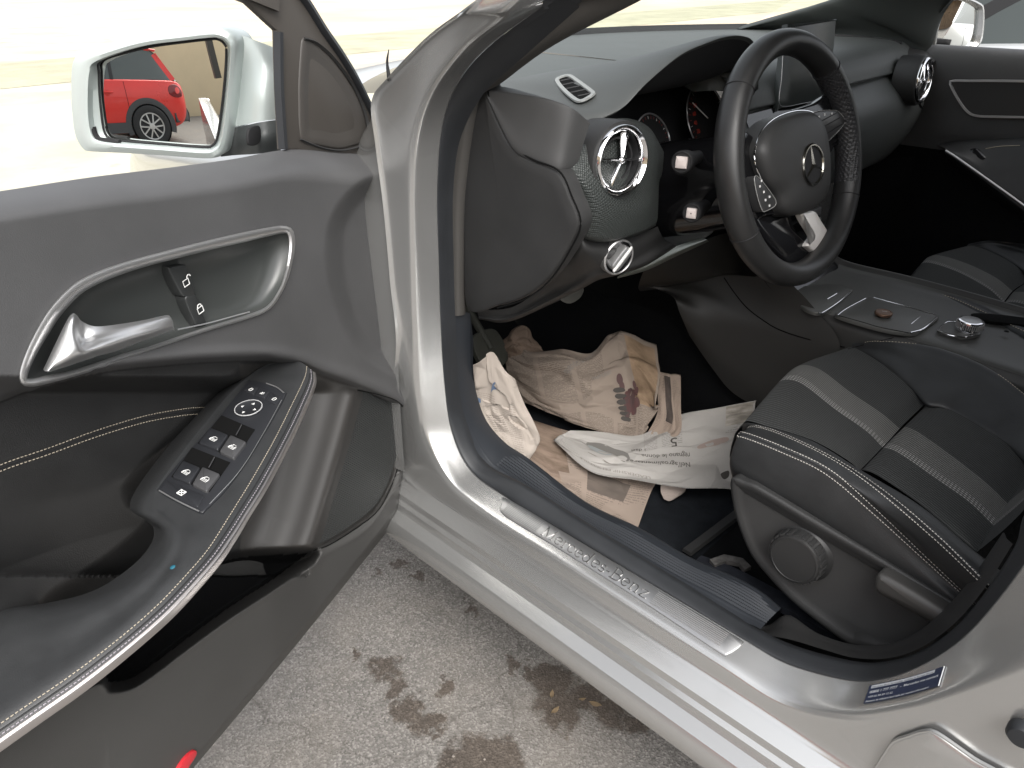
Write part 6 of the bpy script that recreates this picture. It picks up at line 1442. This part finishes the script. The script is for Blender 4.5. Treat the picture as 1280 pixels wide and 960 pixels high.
    def M(op, a, bb):
        n = N.new('ShaderNodeMath'); n.operation = op
        for k,q in ((0,a),(1,bb)):
            if isinstance(q,(int,float)): n.inputs[k].default_value = q
            else: L.new(q, n.inputs[k])
        return n.outputs[0]
    dx = M('MULTIPLY', M('SUBTRACT', M('ADD', sp.outputs['X'], M('MULTIPLY', noise(1.3,3),.9)), 2.2), .8)
    f = N.new('ShaderNodeClamp'); L.new(dx, f.inputs['Value'])
    col = mix(f.outputs[0], base, pale)
    tan = N.new('ShaderNodeClamp'); L.new(M('MULTIPLY', M('SUBTRACT', -4.0, sp.outputs['Y']), .16), tan.inputs['Value'])
    col = mix(M('MULTIPLY', tan.outputs[0], f.outputs[0]), col, ramp(noise(.25,4), [(.35,(.58,.48,.35)),(.65,(.72,.61,.47))]))
    L.new(col, b.inputs['Base Color'])
    rr = ramp(damp, [(0,(.92,.92,.92)),(1,(.55,.55,.55))]); L.new(rr, b.inputs['Roughness'])
    bp = N.new('ShaderNodeBump'); bp.inputs['Strength'].default_value = .8; bp.inputs['Distance'].default_value = .0028
    hh = mix(.6, vo.outputs['Distance'], noise(170,4,.7)); L.new(hh, bp.inputs['Height']); L.new(bp.outputs['Normal'], b.inputs['Normal'])
    return m
g = MB(); g.grid(np.array([[V(x,y,0) for x in (-400,-30,-6,0,6,30,400)] for y in (-400,-30,-6,0,6,30,400)])); go = g.build('ground', ground_mat()); tag(go, kind='structure')
vg = MB(); vg.loft([[V(9.3,y,.004),V(9.8,y,.03),V(11.4,y,.03),V(12.2,y,.004)] for y in (-60,-20,0,30,60)], 8, 60); vgo = vg.build('verge', mat('dry_verge',(.44,.42,.30),.95,bump=(30,.6,.02),var=(1.3,.2))); tag(vgo, kind='structure')
# small stones on the asphalt beside the sill
def stone(p, r, seed):
    rnd = np.random.RandomState(seed); b = MB(); n = 9; G = []
    for i in range(7):
        th = math.pi*i/6; G.append([V(r*math.sin(th)*math.cos(2*math.pi*j/n)*rnd.uniform(.75,1.2), r*math.sin(th)*math.sin(2*math.pi*j/n)*rnd.uniform(.75,1.2), r*.6*math.cos(th)*rnd.uniform(.8,1.1)+r*.35) for j in range(n)])
    b.grid(np.array(G), close_u=True); return b
pb_ = MB(); rnd = np.random.RandomState(3)
for k in range(170):
    x, y = rnd.uniform(-1.3,.35), rnd.uniform(.88,1.9); s_ = stone(0, rnd.uniform(.0010,.0030), k); pb_.add([V(*v)+V(x,y,0) for v in s_.v], s_.f)
po = pb_.build('gravel', mat('pale_gravel',(.27,.24,.21),.8,var=(40,.4))); tag(po, kind='stuff')
lf = MB(); LFM = mat('dry_leaf',(.25,.18,.105),.7,var=(60,.3))
for k, (px, py, r_, rot) in enumerate([(744,880,.012,.4),(694,888,.010,1.5),(690,868,.009,2.2),(728,874,.007,.9)]):
    p = PZ(px,py,.004); b = MB(); pts = []
    for t in np.linspace(-1,1,9): pts.append([V(t*r_, -r_*.42*(1-t*t), .0025*t*t), V(t*r_,0,.0005), V(t*r_, r_*.42*(1-t*t), .003*t*t)])
    b.grid(np.array(pts)); o = b.build('dry_leaf', LFM); o.location = tuple(p); o.rotation_euler[2] = rot
    tag(o, ('dry brown leaf standing apart at the edge of the damp patch','larger tan leaf flat on the dark damp patch','tan leaf at the back of the damp patch','smallest dry leaf inside the damp patch')[k], 'leaf', 'dry leaves on the asphalt')

def tyre_wheel(parent, c, r, w, side, rimm, spokes=5):
    b = MB(); ax = V(0,side,0); c = V(*c)+ax*.022
    b.lathe(c, ax, [(r*.62,-w),(r*.93,-w),(r,-w*.8),(r,-w*.15),(r*.95,0),(r*.86,.006),(r*.68,.004),(r*.62,-.012)], 56); o = b.build('wheel', mat('tyre_rubber',(.022,.022,.023),.8), parent, sharp=40)
    q = MB(); q.lathe(c, ax, [(r*.665,-.004),(r*.64,.006),(r*.60,.004),(r*.58,-.03)], 56)
    for k in range(spokes):
        a = R(90+360/spokes*k); d = V(math.cos(a),0,math.sin(a)); s_ = np.cross(ax,d)
        for off in (-1,1):
            rows = []
            for t in np.linspace(.12,.98,8):
                sp_ = off*r*(.05+.13*t); wd = r*.045; p = c+d*r*.6*t+s_*sp_+ax*(.010*(1-t)-.004)
                rows.append([p-s_*wd-ax*.02,p-s_*wd*.7,p+s_*wd*.7,p+s_*wd-ax*.02])
            q.grid(np.array(rows))
    q.lathe(c, ax, [(r*.16,-.01),(r*.15,.012),(0,.016)], 24); q.build('rim', rimm, o, sharp=40)
    d = MB(); d.lathe(c-ax*.014, ax, [(r*.64,0),(0,0)], 32); d.build('brake_well', DARK, o)
def make_car(name, label, cat, paint, Lg, Wd, Hh, clad=True, suv=True):
    """x = 0 at the tail, nose toward +x; origin on the ground under the tail"""
    root = empty(name); tag(root, label, cat)
    hw = Wd/2; zb = .22; belt_z = .66*Hh
    st = [(.00,.80,.50,belt_z-.14),(.06,.88,.40,belt_z-.06),(.20,.94,.30,belt_z-.01),(.55,.985,.24,belt_z),(1.2,1.0,.22,belt_z),(2.0,1.0,.22,belt_z-.02),(2.7,1.0,.22,belt_z-.05),(3.1,.99,.23,belt_z-.09),(3.6,.95,.27,belt_z-.16),(Lg-.18,.86,.33,belt_z-.26),(Lg,.70,.42,belt_z-.42)]
    rows = []
    for x, k, z0, z1 in st:
        w = hw*k; h = z1-z0
        rows.append([V(x,0,z0-.0),V(x,w*.80,z0),V(x,w*.955,z0+h*.10),V(x,w*.995,z0+h*.32),V(x,w,z0+h*.55),V(x,w*.985,z0+h*.78),V(x,w*.95,z0+h*.93),V(x,w*.90,z1),V(x,w*.60,z1+.03),V(x,0,z1+.045)])
    b = MB()
    for s_ in (1,-1): b.loft([[p*V(1,s_,1) for p in r] for r in rows], 40, 70)
    for s_ in (1,-1): b.add([p*V(1,s_,1) for p in rows[0]], [list(range(10))]); b.add([p*V(1,s_,1) for p in rows[-1]], [list(range(10))])
    bo = b.build('body', paint, root, sharp=50); BS = Surf(b)
    # greenhouse
    gx = [(.10,belt_z-.04,.80),(.30,Hh*.80,.74),(.46,Hh*.955,.66),(.9,Hh*.99,.655),(1.7,Hh,.65),(2.25,Hh*.97,.645),(2.75,Hh*.84,.70),(3.12,belt_z-.03,.80)]
    gg_ = MB()
    base = [V(.06,.80*hw,belt_z-.05),V(.16,.85*hw,belt_z-.01),V(.40,.885*hw,belt_z),V(.9,.90*hw,belt_z),V(1.7,.905*hw,belt_z-.01),V(2.3,.905*hw,belt_z-.03),V(2.8,.90*hw,belt_z-.06),V(3.15,.84*hw,belt_z-.08)]
    top = [V(x,w*hw,z) for x,z,w in gx]; mid_ = [V(x,0,z+.03) for x,z,w in gx]
    for s_ in (1,-1):
        gg_.loft([[p*V(1,s_,1) for p in q] for q in (base, lp(base,top,.5), lp(base,top,.93))], 60, 14)
        gg_.loft([[p*V(1,s_,1) for p in q] for q in (lp(base,top,.93), top, lp(top,mid_,.5), mid_)], 60, 14)
    go_ = gg_.build('window', mat('dark_car_glass',(.055,.065,.062),.08,spec=.7), root, sharp=40)
    rf_ = MB(); sl_ = slice(2,6)
    rt_ = [p+V(0,0,.008) for p in top[2:6]]; rl_ = [p*.93+q*.07+V(0,.004,.002) for p,q in zip(top[2:6],base[2:6])]
    rt_[0] = rt_[0]+V(-.10,0,.012); rl_[0] = rl_[0]+V(-.06,.0,.01)
    for s_ in (1,-1): rf_.loft([[p*V(1,s_,1) for p in q] for q in (rl_, rt_, [p*V(1,.5,1)+V(0,0,.024) for p in rt_], [p*V(1,0,1)+V(0,0,.034) for p in rt_])], 40, 16)
    rf_.build('roof', paint, root, sharp=60)
    for s_ in (1,-1):
        for i0, i1, w0, nm in ((.18,.30,.055,'rear_pillar'),(1.28,1.24,.03,'door_pillar'),(3.05,2.28,.035,'front_pillar')):
            def gpt(q, x): X = [p[0] for p in q]; o_ = np.argsort(X); return V(*[np.interp(x, np.array(X)[o_], np.array([p[k] for p in q])[o_]) for k in range(3)])
            pm = MB(); A0, A1 = gpt(base,i0), gpt(top,i1+.12 if nm == 'rear_pillar' else i1)
            pm.sweep([(A0+(A1-A0)*t)*V(1,s_,1)+V(0,s_*.006,.002) for t in np.linspace(0,1,10)], [(-w0,-.01),(-w0*.9,.008),(w0*.9,.008),(w0,-.01)], (0,s_,.3)); pm.build('pillar', paint if nm != 'door_pillar' and not (nm == 'front_pillar' and not suv) else DARK, root, sharp=50)
    CL = mat('grey_cladding_'+name,(.055,.056,.058),.7) if clad else paint
    for xw in (.78, .78+.62*Lg):
        for s_ in (1,-1):
            wr = .335 if suv else .31
            if clad:
                ac_ = MB(); rows = []
                for t in np.linspace(R(-18),R(198),30):
                    d = V(math.cos(t),0,math.sin(t)); c_ = V(xw,0,wr)
                    def sd(rr_, extra): 
                        p = c_+d*rr_; return V(p[0], s_*(hw*.995+extra), max(.2,p[2]))
                    rows.append([sd(wr*1.05,-.06),sd(wr*1.06,.006),sd(wr*1.20,.012),sd(wr*1.33,.006),sd(wr*1.34,-.03)])
                ac_.grid(np.array(rows)); ac_.build('wheel_arch', CL, root, sharp=50)
            wl_ = MB(); wl_.lathe(V(xw,s_*(hw*1.0),wr),(0,s_,0),[(wr*1.06,.003),(wr*.6,.004)],40); wl_.build('arch_liner', PIT, root)
            tyre_wheel(root, V(xw,s_*(hw*1.0-.0),wr), wr, .20, s_, mat('rim_alloy',(.62,.62,.62),.3,.8))
    if clad:
        for s_ in (1,-1):
            q = MB(); q.sweep([V(x,s_*hw*1.0,.33) for x in np.linspace(1.15,2.85,12)], [(-.015,-.08),(-.02,.08),(.006,.08),(.010,-.08)], (0,0,1)); q.build('side_cladding', CL, root)
        q = MB(); q.loft([[V(-.03,y,.34),V(-.05,y,.48),V(-.02,y,.58)] for y in (-.74*hw,-.3,0,.3,.74*hw)],10,20); q.loft([[V(-.02,s*hw*.74,.36),V(-.03,s*hw*.74,.48),V(-.01,s*hw*.74,.58)] for s in (1,)]+[[V(.30,hw*.955,.36),V(.30,hw*.96,.46),V(.30,hw*.965,.52)]],8,8); q.loft([[V(-.02,-hw*.74,.36),V(-.03,-hw*.74,.48),V(-.01,-hw*.74,.58)],[V(.30,-hw*.955,.36),V(.30,-hw*.96,.46),V(.30,-hw*.965,.52)]],8,8); q.build('bumper', CL, root, solid=.01)
    for s_ in (1,-1):
        q = MB()
        lamp = arcs([V(.06,0,belt_z-.16),V(.16,0,belt_z-.07),V(.30,0,belt_z-.10),V(.32,0,belt_z-.22),V(.20,0,belt_z-.28),V(.07,0,belt_z-.26)],40,True)
        pts = []
        for p in lamp:
            h = BS.t.ray_cast(Vector((p[0],s_*3,p[2])), Vector((0,-s_,0))); pts.append(V(*h[0])+V(0,s_*.012,0) if h[0] is not None else V(p[0],s_*hw*.9,p[2]))
        q.slab(np.array(pts),(-.3,s_,0),.02,.008); q.build('tail_light', mat('tail_red',(.16,.012,.015),.15), root, sharp=50)
        for xh in (1.42, 2.45):
            q = MB(); hp = V(xh,s_*(hw*.995+.004),belt_z-.20); q.lathe(hp-V(0,s_*.012,0),(0,s_,0),[(.05,.006),(.035,.008),(0,.006)],24); q.tube([hp+V(-.10,s_*.012,.01),hp+V(-.05,s_*.028,.012),hp+V(.05,s_*.028,.012),hp+V(.10,s_*.012,.01)],.012,8); q.build('door_handle', paint, root)
        for xd in (1.10,2.05):
            q = MB(); pth = []
            for z in np.linspace(.36,belt_z-.03,16):
                x_ = xd - (.28*max(0,(.62-z))/.3 if xd < 1.5 else 0); h = BS.t.ray_cast(Vector((x_+.0,s_*3,z)), Vector((0,-s_,0)))
                if h[0] is not None: pth.append(V(*h[0])+V(0,s_*.0005,0))
            q.tube(np.array(pth), .004, 6, up=(1,.01,.02)); q.build('door_gap', PIT, root)
    q = MB(); q.tube([V(.75,0,Hh*1.0+.02),V(.62,0,Hh*1.0+.30)], .006, 6); q.build('aerial', DARK, root)
    q = MB(); q.sweep([V(Lg-.02,y,.62) for y in np.linspace(-.5,.5,8)], [(-.02,-.06),(-.02,.06),(.02,.06),(.02,-.06)],(0,0,1)); q.build('grille', DARK, root)
    for s_ in (1,-1):
        q = MB(); q.lathe(V(Lg-.14,s_*hw*.72,.66),(1,s_*.4,.1),[(.10,-.02),(.095,.02),(.06,.035),(0,.04)],24); q.build('headlight', mat('lamp_glass',(.7,.72,.72),.1), root)
    return root
red = make_car('red_car', 'red crossover with grey wheel arches reflected in the near door mirror', 'car', mat('red_paint',(.62,.030,.022),.28,.15,coat=.5,var=(2,.08)), 4.15, 1.76, 1.60)
red.location = (-2.0, 7.0, 0); red.rotation_euler[2] = R(0)
gc = make_car('parked_car', 'silver car with a dark side window parked beyond the passenger door', 'car', mat('pale_silver_paint',(.66,.67,.67),.3,.5,coat=.5), 4.2, 1.76, 1.44, clad=False, suv=False)
gc.location = (-2.9, -2.75, 0)
# rendered yard wall behind the red car
WALLM = mat('cream_render',(.66,.54,.36),.9,bump=(40,.35,.004),var=(.8,.07))
w = MB(); w.slab([V(-14,10.4,0),V(9,10.4,0),V(9,10.4,3.6),V(-14,10.4,3.6)],(0,-1,0),.25,.01); w.slab([V(-14,10.32,3.6),V(9,10.32,3.6),V(9,10.32,3.72),V(-14,10.32,3.72)],(0,-1,0),.4,.01); wo = w.build('yard_wall', WALLM); tag(wo,'cream rendered wall behind the red crossover','wall')
# timber shed seen in the far mirror
sh = empty('timber_shed'); tag(sh,'brown timber shed seen small in the far door mirror','shed'); TM = mat('shed_timber',(.20,.135,.085),.8,bump=(20,.4,.01),var=(2,.3))
w = MB(); w.slab([V(-14,-9.5,0),V(-14,-4.0,0),V(-14,-4.0,2.5),V(-14,-9.5,2.5)],(1,0,0),.1,.01)
for k in range(28): w.box(V(-13.97,-9.4+.2*k,1.25),((0,1,0),(0,0,1),(1,0,0)),(.09,1.24,.012),.006)
w.build('plank_wall', TM, sh); w = MB(); w.slab([V(-13.6,-9.8,2.45),V(-13.6,-3.7,2.45),V(-17,-3.7,3.1),V(-17,-9.8,3.1)],(.2,0,1),.08,.01); w.build('roof', mat('shed_roof',(.16,.15,.14),.8), sh)

# ================================================================== LIGHT, SKY, CAMERA
W = bpy.data.worlds.new('World'); bpy.context.scene.world = W; W.use_nodes = True
N, L = W.node_tree.nodes, W.node_tree.links; bgn = N['Background']
sk = N.new('ShaderNodeTexSky'); sk.sky_type = 'NISHITA'; sk.sun_disc = False; sk.sun_elevation = R(48); sk.sun_rotation = R(140); sk.air_density = 1.0; sk.dust_density = 4.0; sk.ozone_density = 1.0
hs = N.new('ShaderNodeHueSaturation'); hs.inputs['Saturation'].default_value = .22; L.new(sk.outputs['Color'], hs.inputs['Color'])
tn = N.new('ShaderNodeMixRGB'); tn.blend_type = 'MULTIPLY'; tn.inputs[0].default_value = 1; tn.inputs[2].default_value = (1.0,1.0,1.0,1); L.new(hs.outputs['Color'], tn.inputs[1]); L.new(tn.outputs[0], bgn.inputs['Color'])
bgn.inputs['Strength'].default_value = .36
sd_ = bpy.data.lights.new('sun','SUN'); sd_.energy = 1.5; sd_.angle = R(40); sd_.color = (1,.96,.90)
so_ = bpy.data.objects.new('sun', sd_); C.objects.link(so_)
az = R(150); elv = R(55); dv_ = Vector((math.cos(az)*math.cos(elv), math.sin(az)*math.cos(elv), math.sin(elv)))
so_.rotation_euler = dv_.to_track_quat('Z','Y').to_euler(); so_.location = (0,0,12)
sk.sun_rotation = math.atan2(dv_.x, dv_.y)
cd_ = bpy.data.cameras.new('camera'); co_ = bpy.data.objects.new('camera', cd_); C.objects.link(co_)
cd_.sensor_width = 36; cd_.sensor_fit = 'HORIZONTAL'; cd_.lens = FPX/1280*36; cd_.clip_start = .02; cd_.clip_end = 2000
Mx = Matrix(((CR[0],CU[0],-CF[0],CAM[0]),(CR[1],CU[1],-CF[1],CAM[1]),(CR[2],CU[2],-CF[2],CAM[2]),(0,0,0,1))); co_.matrix_world = Mx
S = bpy.context.scene; S.camera = co_
S.view_settings.view_transform = 'Standard'; S.view_settings.look = 'None'; S.view_settings.exposure = 0; S.view_settings.gamma = 1
S.render.engine = 'CYCLES'; S.cycles.use_denoising = True; S.cycles.max_bounces = 8; S.cycles.diffuse_bounces = 4; S.cycles.caustics_reflective = False; S.cycles.caustics_refractive = False
S.cycles.sample_clamp_indirect = 8
